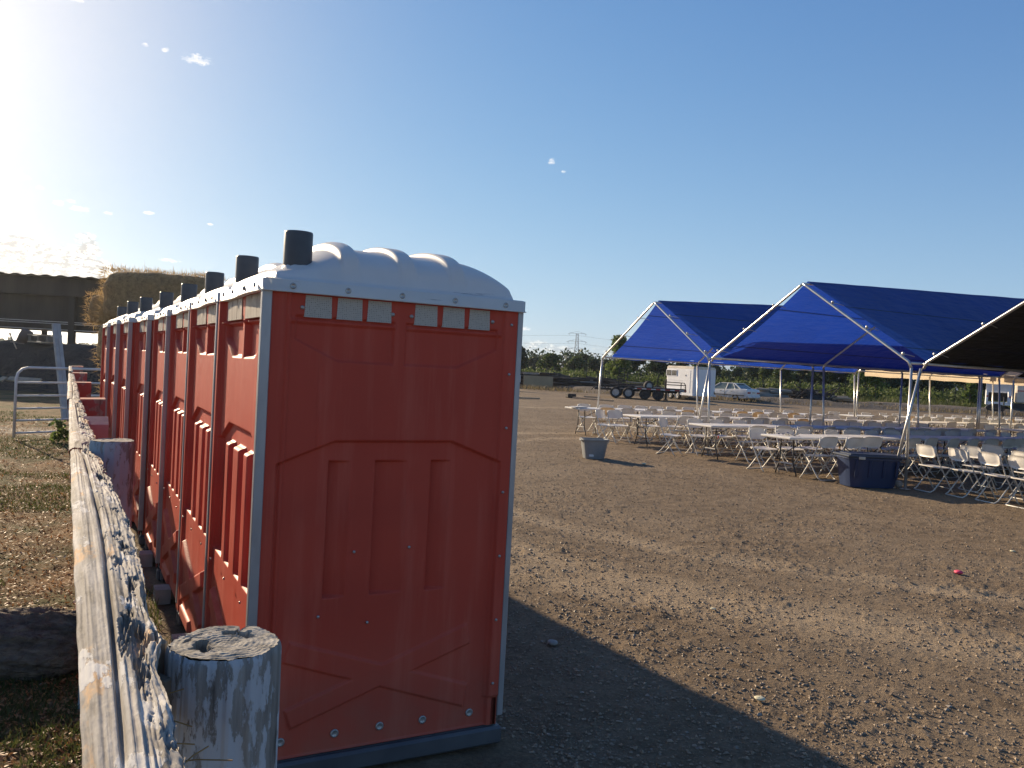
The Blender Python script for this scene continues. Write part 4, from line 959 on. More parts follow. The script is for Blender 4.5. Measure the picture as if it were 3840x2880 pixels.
# bottles, rocks, litter
def bottle(p, h_, r_, mat, label):
    mb = MB(); mb.lathe([(0, 0), (r_, 0), (r_, h_ * .62), (r_ * .4, h_ * .82), (r_ * .4, h_), (0, h_)], 10); o = mb.build('bottle', mat, None, True, loc=p); tag(o, label, 'bottle')
bottle(tentw(-.35, 1.12, .46), .16, .035, pm('amber_plastic', (.45, .2, .04), None, 5, .3), 'small amber bottle on the chair seat behind the blue tote')
bottle(tentw(-.15, 1.30, .44), .13, .035, pm('aqua_plastic', (.08, .35, .4), None, 5, .3), 'small aqua bottle just left of the tent leg, behind the blue tote')
def stone(name, p, r_, mat, label, cat, seed, flat=.6):
    rs = np.random.RandomState(seed); a = np.linspace(0, 2 * np.pi, 17); b__ = np.linspace(-np.pi / 2, np.pi / 2, 10); Aa, Bb = np.meshgrid(a, b__)
    rr_ = r_ * (1 + .35 * (fbm(np.cos(Aa) * 1.5 + 3 + seed, np.sin(Aa) * 1.5 + Bb * 1.2 + 3, 3, seed) - .5))
    mb = MB(); mb.grid(np.stack([rr_ * np.cos(Bb) * np.cos(Aa), rr_ * np.cos(Bb) * np.sin(Aa), rr_ * np.sin(Bb) * flat], -1)); o = mb.build(name, mat, None, True, loc=p); tag(o, label, cat); return o
stone('rock', ground_pt(3368, 1826) + Vector((0, 0, .05)), .085, M['block'], 'grey rock holding down the tent leg beside the blue tote', 'rock', 3, .8)
stone('crumpled_paper', Vector((4.02, 6.86, .035)), .042, pm('bright_pink_paper', (.80, .07, .15), None, 5, .6), 'crumpled bright pink scrap lying alone on the dirt', 'litter', 5, .45)
bpy.data.objects['crumpled_paper'].location = ground_pt(3595, 2157) + Vector((0, 0, .03))
paper = pm('pale_paper', (.66, .62, .42), None, 5, .7)
for (x, y, r_, lab) in ((2674, 2292, .022, 'small pale paper scrap on the sunlit dirt'), (2848, 2632, .03, 'pale yellow flattened scrap near the edge of the long shadow'), (3797, 2073, .03, 'pale yellow-green scrap at the right, past the pink one'), (2415, 1743, .05, 'pale scrap in the shadow of the grey bin')):
    p = ground_pt(x, y); stone('paper_scrap', p + Vector((0, 0, .02)), r_, paper, lab, 'litter', int(x) % 50, .3)
stone('stone', ground_pt(2072, 2415) + Vector((0, 0, .01)), .035, M['block'], 'pale flat stone in the shadow of the near toilet', 'stone', 31, .5)
tbx = thing('paper_stack', 'pale flat papers lying on the far left table corner', 'papers', tentw(-.62, 9.70, .747), YAW)
for k in range(3):
    mb = MB(); mb.box((.0 + k * .03, 0, .008 + k * .012), (.42, .28, .011), rz=k * .12); mb.build('sheet_pile', M['tabletop'], tbx)
mb = MB(); rs = np.random.RandomState(3)
for k in range(26):
    p = rs.normal(0, 1, 3) * (.10, .05, .012) + (0, 0, .03); mb.box(tuple(p), (.05, .03, .006), rz=rs.rand() * 3, rx=rs.rand())
tag(mb.build('foil_scraps', M['galv'], None, loc=tentw(-.80, 1.95, .745)), 'crinkled silver foil clips heaped on the near table end', 'foil')
mb = MB(); mb.box((0, 0, 0), (.02, .02, .06)); tag(mb.build('red_clip', M['redtape'], None, loc=tentw(-.30, 4.42, .47)), 'small red tag on the leg of the second row table', 'tag')

# ------------------------------------------------------------------ vehicles
def wheel(parent, p, r_, w, axis_rz, rim=True, spin='y'):
    M4 = Matrix.Translation(p) @ Matrix.Rotation(axis_rz, 4, 'Z') @ Matrix.Rotation(R(90), 4, 'X')
    mb = MB(); mb.lathe([(r_ * .60, -w / 2), (r_ * .93, -w / 2), (r_, -w * .32), (r_, w * .32), (r_ * .93, w / 2), (r_ * .60, w / 2), (r_ * .60, -w / 2)], 24, M4, cap=False); ty = autosmooth(mb.build('tyre', M['tyre'], parent), 40)
    mb = MB(); mb.lathe([(0, -w * .42), (r_ * .15, -w * .46), (r_ * .2, -w * .40), (r_ * .50, -w * .36), (r_ * .60, -w * .52), (r_ * .62, -w * .48), (r_ * .62, w * .48), (r_ * .60, w * .52), (r_ * .50, w * .36), (r_ * .2, w * .4), (0, w * .42)], 20, M4); mb.build('rim', M['rim'] if rim else M['blackmetal'], ty)
    return ty
# sedan
ps = at(2785, 1440, 63.5); sed = thing('parked_sedan', 'old white four-door sedan with dusty windows parked beside the pale horse trailer', 'car', (ps.x, ps.y, 0), R(128.5))
# local x forward, y left; rear axle at origin
def car_shell():
    # stations along x: (x, half width low, half width belt, z bottom, z belt)
    st = [(-1.04, .72, .68, .42, .90), (-.98, .82, .77, .30, .98), (-.7, .84, .80, .24, 1.0), (0, .85, .82, .22, .98), (.9, .85, .83, .20, .92), (1.9, .85, .83, .20, .88), (2.7, .85, .80, .22, .84), (3.25, .82, .76, .24, .76), (3.5, .74, .68, .30, .66), (3.56, .66, .62, .38, .56)]
    mb = MB(); vs = []; 
    for (x, a, b_, z0, z1) in st:
        ring_ = [(-b_, z1 - .03), (-a, z1 - .16), (-a - .01, (z0 + z1) / 2), (-a + .01, z0 + .05), (-a + .08, z0), (a - .08, z0), (a - .01, z0 + .05), (a + .01, (z0 + z1) / 2), (a, z1 - .16), (b_, z1 - .03), (b_ - .12, z1), (-b_ + .12, z1)]
        vs += [(x, y, z) for y, z in ring_]
    n = 12; fs = []
    for i in range(len(st) - 1):
        for k in range(n): fs.append((i * n + k, (i + 1) * n + k, (i + 1) * n + (k + 1) % n, i * n + (k + 1) % n))
    fs.append(tuple(range(n))); fs.append(tuple(range((len(st) - 1) * n, len(st) * n))[::-1]); mb.add(vs, fs); return mb
o_ = autosmooth(car_shell().build('body', M['carwhite'], sed), 50)
# cabin
def cabin():
    mb = MB(); lo = [(-.55, .72), (.25, .77), (2.05, .77), (2.62, .70)]; 
    b = [(-.38, -.70, .97), (2.45, -.70, .88), (2.45, .70, .88), (-.38, .70, .97)]; t_ = [(.30, -.55, 1.36), (1.65, -.55, 1.37), (1.65, .55, 1.37), (.30, .55, 1.36)]
    return b, t_
b, t_ = cabin()
mb = MB(); mb.add(b + t_, [(0, 1, 5, 4), (1, 2, 6, 5), (2, 3, 7, 6), (3, 0, 4, 7)]); mb.build('glasshouse', M['glass'], sed)
mb = MB(); mb.box((.88, 0, 1.375), (1.40, 1.14, .05), ch=.02)
def pillar(p, q, r_=.035): mb.tube([p, q], r_, 6)
for s_ in (-1, 1):
    pillar((-.38, s_ * .705, .97), (.30, s_ * .56, 1.37), .05); pillar((2.45, s_ * .705, .88), (1.66, s_ * .56, 1.37)); pillar((.95, s_ * .74, .92), (.88, s_ * .57, 1.37)); pillar((.10, s_ * .73, .95), (.42, s_ * .57, 1.37), .03)
mb.build('roof', M['carwhite'], sed)
for s_ in (-1, 1):
    for xw in (0, 2.62):
        wheel(sed, (xw, s_ * .76, .30), .30, .19, 0, rim=False)
    mb = MB(); mb.box((1.3, s_ * .868, .50), (4.2, .02, .06)); mb.build('side_moulding', M['blackmetal'], sed)
    mb = MB(); mb.box((-1.0, s_ * .56, .72), (.10, .38, .15), ch=.02); mb.build('tail_lamp', M['redlight'], sed)
    for xd in (.98, ):
        mb = MB(); mb.box((xd, s_ * .862, .66), (.015, .01, .60)); mb.build('door_gap', M['dark'], sed)
    for xd in (.35, 1.35):
        mb = MB(); mb.box((xd, s_ * .865, .78), (.16, .02, .03)); mb.build('door_handle', M['blackmetal'], sed)
    for xw in (0, 2.62):
        mb = MB(); mb.lathe([(0, 0), (.35, 0), (.35, .02), (0, .02)], 24, Matrix.Translation((xw, s_ * .85 - (.01), .32)) @ Matrix.Rotation(R(90), 4, 'X')); mb.build('wheel_arch', M['dark'], sed)
mb = MB(); mb.box((-1.06, 0, .42), (.12, 1.56, .18), ch=.04); mb.build('bumper', M['carwhite'], sed)
mb = MB(); mb.box((-1.06, 0, .74), (.02, .36, .12)); mb.build('plate_recess', M['galv'], sed)
mb = MB(); mb.box((2.3, -.90, .92), (.12, .16, .10), ch=.02); mb.build('mirror', M['blackmetal'], sed)
# horse trailer
pn = at(2601, 1440, 59.5); ht = thing('horse_trailer', 'white horse trailer with a barred window, parked left of the white sedan', 'trailer', (pn.x, pn.y, 0), R(27))
# local x = right face direction, local y = along the side (away, left)
W_, L_, Z0, Z1 = 2.05, 3.5, .42, 2.42
prof = [(0.10, 0), (W_ - .10, 0), (W_, .10), (W_, L_ - .45), (W_ - .3, L_), (.3, L_), (0, L_ - .45), (0, .10)]
def slab(z0, z1, ins=0):
    mb = MB(); c_ = (W_ / 2, L_ / 2); pts = [((p[0] - c_[0]) * (1 - ins) + c_[0], (p[1] - c_[1]) * (1 - ins * .6) + c_[1]) for p in prof]; mb.prism(pts, z1 - z0, Matrix.Translation((0, 0, z0))); return mb
slab(Z0, Z1 - .16).build('body', M['trailerwhite'], ht)
mb = slab(Z1 - .16, Z1 - .04); mb2 = slab(Z1 - .04, Z1 + .03, .06); mb.add(mb2.v, mb2.f); mb.build('roof', pm('cream_trailer_roof', (.66, .60, .50), None, 2, .5), ht)
mb = MB(); mb.box((W_ / 2, -.004, 1.42), (W_ - .24, .02, .03)); mb.box((-.004, 1.5, 1.42), (.02, 2.8, .03)); mb.build('belt_moulding', M['trailerwhite'], ht)
wf = MB(); wf.box((-.012, 2.55, 1.93), (.03, 1.30, .46), ch=.01); wf = wf.build('window', M['trailerwhite'], ht)
for y_ in (2.24, 2.86):
    mb = MB(); mb.box((-.03, y_, 1.93), (.012, .54, .36)); mb.build('pane', M['dark'], wf)
    for z_ in (1.84, 1.93, 2.02):
        mb = MB(); mb.box((-.042, y_, z_), (.01, .54, .018)); mb.build('window_bar', M['galv'], wf)
mb = MB(); mb.box((-.006, .75, 1.34), (.02, .72, 1.64), ch=.005); dd_ = mb.build('side_door', M['trailerwhite'], ht)
for z_ in (.9, 1.78):
    mb = MB(); mb.box((-.03, .9, z_), (.03, .05, .09)); mb.build('latch', M['blackmetal'], dd_)
for y_ in (1.75, 2.55):
    wheel(ht, (.02, y_, .33), .33, .2, R(90))
mb = MB(); mb.box((-.05, 2.15, .76), (.20, 1.75, .07), ch=.02); mb.box((W_ / 2, L_ / 2, .40), (W_ + .1, L_, .10)); mb.build('fender', M['trailerwhite'], ht)
mb = MB(); mb.tube([(W_ * .3, L_, .5), (W_ / 2, L_ + 1.2, .5), (W_ * .7, L_, .5)], .05, 6); mb.build('tongue', M['blackmetal'], ht)
mb = MB(); mb.box((W_ - .14, -.03, .62), (.05, .02, .2)); mb.build('marker_plate', M['dark'], ht)
# ramp trailer (left) with upright ladder ramps
pr = at(2334, 1440, 57.0); rt = thing('ramp_trailer', 'black car trailer with two tall ladder ramps standing upright', 'trailer', (pr.x, pr.y, 0), R(-10))
wheel(rt, (-.42, -.05, .385), .385, .24, 0); wheel(rt, (.44, -.05, .385), .385, .24, 0); wheel(rt, (-.42, 1.9, .385), .385, .24, 0); wheel(rt, (.44, 1.9, .385), .385, .24, 0)
mb = MB(); mb.tube([(-1.0, -.05, .62), (-.82, -.05, .86), (.82, -.05, .86), (1.05, -.05, .62)], .035, 6); mb.box((0, -.05, .86), (1.7, .26, .03)); mb.build('fender', M['blackmetal'], rt)
mb = MB(); mb.box((.9, .15, .58), (5.6, .10, .14)); mb.box((.9, 1.75, .58), (5.6, .10, .14)); mb.box((.9, .95, .62), (5.6, 1.6, .05))
mb.build('deck', M['blackmetal'], rt)
for x_, y_ in ((-1.55, .3), (-.15, 1.6)):
    rp = MB()
    for s_ in (-.19, .19): rp.box((x_ + s_, y_, 1.36), (.05, .07, 1.45))
    rp = rp.build('ramp', M['blackmetal'], rt)
    for k in range(8):
        mb = MB(); mb.box((x_, y_, .76 + k * .18), (.34, .08, .055)); mb.build('rung', M['blackmetal'], rp)
for x_ in (-2.1, -1.0):
    mb = MB(); mb.tube([(x_, .2, .45), (-1.55, .3, 1.2)], .035, 6); mb.build('ramp_brace', M['blackmetal'], rt)
# flatbed (right) with striped reflector tape
pf = at(2445, 1440, 55.5); fb = thing('flatbed_trailer', 'low black flatbed trailer with red and white side tape and a railed front', 'trailer', (pf.x, pf.y, 0), R(-11))
for x_ in (-.45, .42):
    wheel(fb, (x_, .25, .40), .38, .22, 0, rim=False); wheel(fb, (x_, 2.0, .40), .38, .22, 0, rim=False)
mb = MB(); mb.box((.55, .12, .74), (3.4, .08, .18)); mb.box((.55, 2.1, .74), (3.4, .08, .18)); mb.box((.55, 1.1, .82), (3.4, 2.0, .05)); mb.build('deck', M['blackmetal'], fb)
for k in range(11):
    mb = MB(); mb.box((-1.05 + k * .31, .072, .74), (.155, .012, .06)); mb.build('tape_strip', M['redtape'] if k % 2 else M['whitetape'], fb)
    mb = MB(); mb.box((-1.05 + k * .31 + .155, .072, .74), (.15, .010, .055)); mb.build('tape_strip', M['whitetape'] if k % 2 else M['redtape'], fb)
mb = MB(); mb.tube([(.7, .3, 1.28), (2.1, .3, 1.26), (2.2, .3, 1.1), (2.2, .3, .7)], .03, 6); mb.tube([(.7, .3, 1.1), (2.2, .3, 1.1)], .03, 6); mb.tube([(.9, .3, .8), (.9, .3, 1.45)], .07, 6); mb.tube([(1.9, .3, .8), (1.9, .3, 1.28)], .03, 6); mb.build('front_rail', M['blackmetal'], fb)
mb = MB(); mb.tube([(.95, .3, .1), (.95, .3, .7)], .07, 8); mb.box((.95, .3, .08), (.3, .3, .06)); mb.build('jack_stand', M['blackmetal'], fb)
sp = at(2432, 1447, 56.2); st_ = thing('spare_wheel', 'spare wheel standing upright on the black flatbed', 'wheel', sp, 0)
wheel(st_, (0, 0, 0), .34, .24, R(18))
# service body and smoker at the right
pv = at(3748, 1440, 66); sv = thing('utility_box_truck', 'white utility truck body with its side hatch raised, behind the right-hand tents', 'truck', (pv.x, pv.y, 0), R(-27))
mb = MB(); 
mb.box((-.82, 0, 1.42), (.14, 1.6, 1.0)); mb.box((.72, 0, 1.42), (.18, 1.6, 1.0)); mb.box((0, 0, .88), (1.8, 1.6, .22)); mb.box((-.02, .7, 1.5), (1.5, .06, .8)); mb.build('body', M['trailerwhite'], sv)
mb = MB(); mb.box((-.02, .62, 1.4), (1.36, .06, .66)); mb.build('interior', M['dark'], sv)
mb = MB(); mb.box((-.05, -.55, 2.12), (1.75, .06, .62), rx=R(20), ch=.01); mb.build('hatch', M['trailerwhite'], sv)
for x_ in (-.82, .72):
    mb = MB(); mb.box((x_, -.81, 1.42), (.10, .02, .14)); mb.build('side_lamp', M['redlight'], sv)
for x_ in (-.5, .5): wheel(sv, (x_, .0, .36), .36, .22, 0, rim=False)
mb = MB(); mb.box((1.9, .6, 1.75), (1.5, 1.8, 1.5), ch=.08); cab = mb.build('cab', pm('cream_cab_paint', (.66, .58, .48), None, 2, .4), sv)
mb = MB(); mb.box((1.9, -.31, 1.95), (1.3, .012, .07)); mb.build('red_stripe', M['redtape'], cab); mb = MB(); mb.box((1.9, .5, .6), (1.8, 1.8, .7)); mb.build('chassis', M['blackmetal'], sv)
pk = at(3738, 1440, 58); sm = thing('barbecue_smoker', 'black half-round barbecue smoker on legs in front of the white utility body', 'smoker', (pk.x, pk.y, 0), R(-25))
mb = MB(); pts = [(.62 * math.cos(a), .34 * math.sin(a)) for a in np.linspace(0, math.pi, 12)]; mb.prism(pts, .6, Matrix.Translation((0, .3, .62)) @ Matrix.Rotation(R(90), 4, 'X')); mb.build('lid', M['blackmetal'], sm)
mb = MB(); mb.prism([(p[0] * .95, -p[1] * .5) for p in pts][::-1], .56, Matrix.Translation((0, .28, .60)) @ Matrix.Rotation(R(90), 4, 'X')); mb.build('firebox', M['blackmetal'], sm)
for x_, y_ in ((-.5, -.2), (.5, -.2), (-.5, .2), (.5, .2)):
    mb = MB(); mb.tube([(x_, y_, 0), (x_ * .9, y_, .62)], .022, 6); mb.build('leg', M['blackmetal'], sm)
mb = MB(); mb.tube([(.5, 0, .9), (.5, 0, 1.45)], .045, 8); mb.build('chimney', M['blackmetal'], sm)

# ------------------------------------------------------------------ berm, log piles, boards
xs_ = np.linspace(0, 66, 240); vv = np.linspace(0, 1, 30); Xq, Vq = np.meshgrid(xs_, vv)
Yq = 62.0 + Vq * 11 + 1.2 * (fbm(Xq * .12, Xq * 0 + 3, 3, 6) - .5) * 2 - .03 * Xq + 8 * sstep(-Xq, -9, 0); Zq = .42 * sstep(Vq, .0, .30) * (1 - .6 * sstep(Vq, .7, 1)) * (.6 + .8 * fbm(Xq * .25, Yq * .25, 4, 2)) + (fbm(Xq * 1.2, Yq * 1.2, 4, 9) - .5) * .18 * sstep(Vq, 0, .2) - .02
mb = MB(); mb.grid(np.stack([Xq, Yq, Zq], -1)); struct(mb.build('dirt_berm', pm('berm_soil', (.12, .09, .065), (.075, .06, .045), 1.2, .95, bs=6, bstr=1, bdist=.08), None, True))
mb = MB(); mb.tube([(-.5, 0, 0), (.5, 0, 0)], [.5, .46], 8); unitlog = {}
for k, mn in (('d', 'log'), ('g', 'greylog'), ('l', 'lumber')): unitlog[k] = mb.mesh('pole', M[mn], True)
def logs(name, label, x0, x1, Zd, zbase, ztop, n, k, seed, length=2.6, rad=.06, tilt=.05, cat='wood pile'):
    rs = random.Random(seed); a = at(x0, 1440, Zd); b_ = at(x1, 1440, Zd); t = thing(name, label, cat, ((a.x + b_.x) / 2, Zd, 0)); w = b_.x - a.x
    for i in range(n):
        f = rs.random() ** .8; z = zbase + (ztop - zbase) * f * (1 - .25 * abs(rs.uniform(-1, 1))); o = link('pole', unitlog[k if rs.random() < .86 else ('g' if k == 'd' else 'd')], t)
        ll = length * rs.uniform(.6, 1.15); r2 = rad * rs.uniform(.7, 1.3) * 2
        o.location = (rs.uniform(-w / 2, w / 2), rs.uniform(-.9, .9) + (1 - f) * -.4, z); o.rotation_euler = (0, rs.gauss(0, tilt), rs.gauss(0, .25)); o.scale = (ll, r2, r2)
    return t
logs('stake_pile', 'long dark pile of old vineyard stakes behind the plywood sheet', 1880, 2090, 71, .2, 1.52, 62, 'd', 1, 2.8, .07, .02)
logs('stake_pile', 'dark stake pile between the plywood sheet and the ramp trailer', 2090, 2300, 70, .2, 1.25, 60, 'd', 2, 2.4, .07, .06)
logs('stake_pile', 'low dark stake pile behind the ramp trailer', 2290, 2440, 68, .2, 1.0, 30, 'd', 3, 2.2, .07, .08)
logs('pole_pile', 'pile of pale grey poles just right of the white sedan', 2850, 3000, 69, .2, 1.05, 30, 'g', 4, 3.0, .14, .06)
logs('brush_pile', 'dark heap of broken branches right of the pale poles', 2990, 3110, 66, .15, 1.15, 50, 'd', 5, 1.8, .05, .35, 'brush pile')
logs('lumber_pile', 'short stack of sawn tan lumber beside the dark brush heap', 3120, 3195, 66, .25, .78, 14, 'l', 6, 1.4, .09, .05, 'lumber')
logs('plank_row', 'long boards laid flat along the berm under the vines', 3230, 3560, 66, .25, .42, 12, 'l', 7, 3.0, .06, .01, 'lumber')
# heap of soil under the brush
def mound(name, x, Zd, rx_, ry_, h_, mat, label, cat):
    a = at(x, 1440, Zd); u = np.linspace(0, 2 * np.pi, 33); q = np.linspace(0, 1, 14); U_, Q_ = np.meshgrid(u, q); hh = h_ * (1 - Q_ ** 1.6) + (fbm(np.cos(U_) * Q_ * 4 + 9, np.sin(U_) * Q_ * 4 + 9, 4, 5) - .5) * .3 * h_ * (1 - Q_)
    mb = MB(); mb.grid(np.stack([np.cos(U_) * Q_ * rx_, np.sin(U_) * Q_ * ry_, hh], -1)); tag(mb.build(name, mat, None, True, loc=(a.x, Zd, 0)), label, cat)
mound('earth_heap', 3065, 66, 1.9, 1.5, 1.0, M['darkbank'], 'dark earth heap between the pale poles and the lumber stack', 'heap')
pw = at(2018, 1440, 68.5); mb = MB(); mb.box((0, 0, .95 * .5), (2.44, .02, .98), rx=R(-20)); tag(mb.build('plywood_sheet', M['plywood'], None, loc=(pw.x, pw.y, .15), rz=R(3)), 'tan plywood sheet leaning against the dark stake pile', 'plywood')
pu = at(1938, 1440, 60); ub = thing('utility_box', 'dark cabinet with a pale top panel beside the toilet corner', 'cabinet', (pu.x, pu.y, 0))
mb = MB(); mb.box((-.1, 0, .35), (.62, .4, .7)); mb.build('cabinet', M['blackmetal'], ub); mb = MB(); mb.box((-.05, -.22, .92), (.60, .05, .50)); mb.build('panel', M['trailerwhite'], ub)
mb = MB(); mb.box((.10, -.215, .56), (.18, .02, .12)); mb.build('label_plate', M['galv'], ub)
for (x0_, y0_, x1_, y1_, lab) in ((1925, 1495, 2022, 1498, 'thin board lying on the yard by the toilet corner'), (2150, 1494, 2298, 1507, 'long thin plank on the yard left of the ramp trailer'), (2190, 1490, 2250, 1494, 'short reddish plank beside the long thin one')):
    a_ = ground_pt(x0_, y0_); b_ = ground_pt(x1_, y1_); c_ = (a_ + b_) / 2; dd = b_ - a_; mb = MB(); mb.box((0, 0, .06), (dd.length, .16, .08)); tag(mb.build('yard_plank', M['lumber'], None, loc=(c_.x, c_.y, 0), rz=math.atan2(dd.y, dd.x)), lab, 'plank')
a_ = ground_pt(2140, 1492); mb = MB(); mb.box((0, 0, .13), (.55, .5, .26), ch=.03); tag(mb.build('timber_block', M['log'], None, loc=(a_.x, a_.y, 0), rz=.3), 'dark timber block at the end of the long thin plank', 'block')

# ------------------------------------------------------------------ vegetation
def leafcloud(mb, rs, c, rad, n, size, shell=.55):
    d = rs.normal(0, 1, (n, 3)); d /= np.linalg.norm(d, axis=1, keepdims=True); q = shell + (1 - shell) * rs.rand(n, 1); p = np.array(c) + d * q * np.array(rad)
    a = rs.normal(0, 1, (n, 3)); a /= np.linalg.norm(a, axis=1, keepdims=True); b_ = np.cross(a, rs.normal(0, 1, (n, 3))); b_ /= np.linalg.norm(b_, axis=1, keepdims=True)
    s_ = size * (0.6 + .8 * rs.rand(n, 1)); V = np.stack([p - a * s_, p + b_ * s_ * .55, p + a * s_, p - b_ * s_ * .55], 1).reshape(-1, 3)
    o = len(mb.v); mb.v.extend(map(tuple, V.tolist())); mb.f.extend((o + 4 * i, o + 4 * i + 1, o + 4 * i + 2, o + 4 * i + 3) for i in range(n))
def tree(x0, x1, ytop, Zd, kind, label, seed, name='tree', cat='tree', group=None, clumps=13, n=210, base=.12, leaf=None, trunk=True):
    rs = np.random.RandomState(seed); a = at(x0, ytop, Zd); b_ = at(x1, ytop, Zd); xc = (a.x + b_.x) / 2; w = (b_.x - a.x) / 2; hy = 1373 + ((x0 + x1) / 2 - 1920) * .0531; h_ = CAM_H + (hy - ytop) * Zd / F_
    t = thing(name, label, cat, (xc, Zd, 0), rs.rand() * 0, group); mb = MB(); leaf = leaf or max(.10, Zd * .0016)
    core = MB()
    w = w * 1.5
    for k in range(clumps):
        q = rs.rand(); zc = h_ * (base + (1 - base) * q) ; prof_ = max(.25, (1 - abs(2 * q - .75) ** 2.2 * .8)) if q > .4 else .95
        r_ = (.24 + .20 * rs.rand()) * min(w, h_ * .5) + .15; zc = min(zc, h_ - r_ * .75)
        aa_ = rs.rand() * 6.283; rd_ = max(w * prof_ - r_ * .7, .05) * rs.rand() ** .4
        c = (math.cos(aa_) * rd_, math.sin(aa_) * rd_ * .8, max(zc, r_ * .6)); leafcloud(mb, rs, c, (r_ * 1.05, r_, r_ * .8), n, leaf, .35)
    mb.build('crown', M[kind], t)
    if trunk:
        mb = MB(); mb.tube([(0, 0, 0), (w * .05, 0, h_ * .35), (-w * .1, 0, h_ * .75)], [.16 + h_ * .01, .12, .04], 7)
        for k in range(4): mb.tube([(w * .03, 0, h_ * (.25 + .1 * k)), (rs.uniform(-1, 1) * w * .6, rs.uniform(-1, 1) * w * .4, h_ * (.5 + .12 * k))], [.08, .03], 5)
        mb.build('trunk', M['bark'], t)
    return t
TR = [(1930, 1982, 1298, 96, 'leaf_dark', 'tall dark tree just right of the near toilet corner'), (1975, 2035, 1338, 165, 'leaf_dark', 'dark distant tree beside the tall dark one'), (2022, 2118, 1326, 112, 'leaf_mid', 'bushy mid-green tree left of the pylon'),
      (2035, 2110, 1348, 190, 'leaf_dark', 'low dark tree beyond the bushy mid-green one'), (2110, 2165, 1350, 180, 'leaf_dark', 'low dark tree just left of the pylon foot'), (2130, 2200, 1336, 120, 'leaf_mid', 'rounded tree in front of the pylon foot'), (2165, 2216, 1326, 150, 'leaf_dark', 'dark rounded tree right of the pylon foot'),
      (2195, 2255, 1346, 128, 'leaf_dark', 'dark tree left of the leftmost tent leg'), (2245, 2305, 1350, 135, 'leaf_dark', 'dark tree behind the leftmost tent leg'), (2284, 2366, 1256, 86, 'leaf_light', 'tall light green willow behind the blue tarp edge'), (2296, 2338, 1372, 80, 'leaf_light', 'light green shrub at the foot of the willow'),
      (2345, 2440, 1318, 110, 'leaf_dark', 'dark tree right of the willow'), (2425, 2530, 1322, 112, 'leaf_dark', 'dark tree behind the horse trailer window'), (2520, 2600, 1330, 118, 'leaf_dark', 'dark tree behind the horse trailer roof'), (2585, 2665, 1352, 122, 'leaf_mid', 'mid-green tree right of the horse trailer roof'),
      (2650, 2710, 1368, 135, 'leaf_dark', 'dark tree left of the sky gap above the sedan'), (2700, 2745, 1394, 150, 'leaf_mid', 'low tree under the sky gap above the sedan'), (2735, 2800, 1382, 130, 'leaf_dark', 'dark tree right of the sky gap above the sedan'), (2790, 2860, 1372, 120, 'leaf_dark', 'dark tree above the rear of the sedan'),
      (2850, 2915, 1368, 112, 'leaf_mid', 'tree with visible trunk above the pale poles'), (2900, 2975, 1362, 106, 'leaf_mid', 'mid-green tree above the brush heap'), (2965, 3050, 1358, 110, 'leaf_dark', 'dark tree above the earth heap'), (3040, 3120, 1352, 104, 'leaf_dark', 'dark tree above the lumber stack'),
      (3110, 3200, 1350, 106, 'leaf_dark', 'dark tree left of the cream canopy'), (3200, 3300, 1368, 82, 'leaf_light', 'bright green sunlit tree at the left end of the cream canopy'), (3270, 3380, 1350, 100, 'leaf_dark', 'very dark tree under the left part of the cream canopy'), (3370, 3480, 1350, 101, 'leaf_dark', 'very dark tree beyond the leaning tent leg'),
      (3470, 3580, 1352, 100, 'leaf_dark', 'very dark tree under the middle of the cream canopy'), (3570, 3680, 1355, 102, 'leaf_dark', 'very dark tree left of the white utility body'), (3622, 3662, 1432, 72, 'leaf_light', 'small bright sapling left of the white utility body'), (3660, 3780, 1352, 100, 'leaf_dark', 'very dark tree above the white utility body'),
      (3770, 3900, 1352, 102, 'leaf_dark', 'very dark tree at the right edge of the photo')]
for k, (x0, x1, yt, Zd, kd, lab) in enumerate(TR):
    small = x1 - x0 < 45
    tree(x0, x1, yt, Zd, kd, lab, 40 + k, group='trees beyond the vineyard', clumps=9 if small else 20, n=140 if small else 230, base=.02 if kd == 'leaf_dark' else .12)
rs = np.random.RandomState(77); mb = MB(); x = -5.
while x < 150:
    Zb = 185 + rs.uniform(-12, 12); hh = 4.6 + 1.2 * math.sin(x * .13) + rs.uniform(-.7, .9); 
    for q in range(3): leafcloud(mb, rs, (x + rs.uniform(-1, 1), Zb, hh * (.2 + .27 * q)), (2.8, 1.6, hh * .28), 100, .38, .2)
    x += 1.9
stuff(mb.build('distant_wood', M['leaf_dark']), 'dark distant belt of trees beyond the vineyard', 'trees')
# vines on trellis, three rows parallel to the berm
for r, (Zr, lab) in enumerate(((76, 'nearest row of leafy grapevines behind the stake piles'), (84, 'second row of leafy grapevines beyond the stake piles'), (93, 'farthest leafy grapevine row, before the dark trees'))):
    rs = np.random.RandomState(r + 5); vr = thing('vine_row', lab, 'vines', (32, Zr, 0), R(-3.0), 'rows of grapevines'); mb = MB(); x = -36.
    while x < 36:
        hh = 1.02 + .22 * rs.rand(); leafcloud(mb, rs, (x, 0, hh), (.62, .38, .52), 46, .13, .3); 
        if rs.rand() < .4: leafcloud(mb, rs, (x, 0, 1.75), (.25, .2, .22), 9, .11)
        leafcloud(mb, rs, (x, 0, .5), (.5, .3, .35), 10, .12); x += .62
    mb.build('foliage', M['vine'], vr)
    if r < 2:
        for k in range(22):
            mb = MB(); xx_ = -35 + k * 3.3 + rs.uniform(-.4, .4); mb.tube([(xx_, 0, 0), (xx_ + rs.uniform(-.2, .2), 0, 1.65 + rs.rand() * .35)], .06, 5); mb.build('stake', M['bark'], vr)
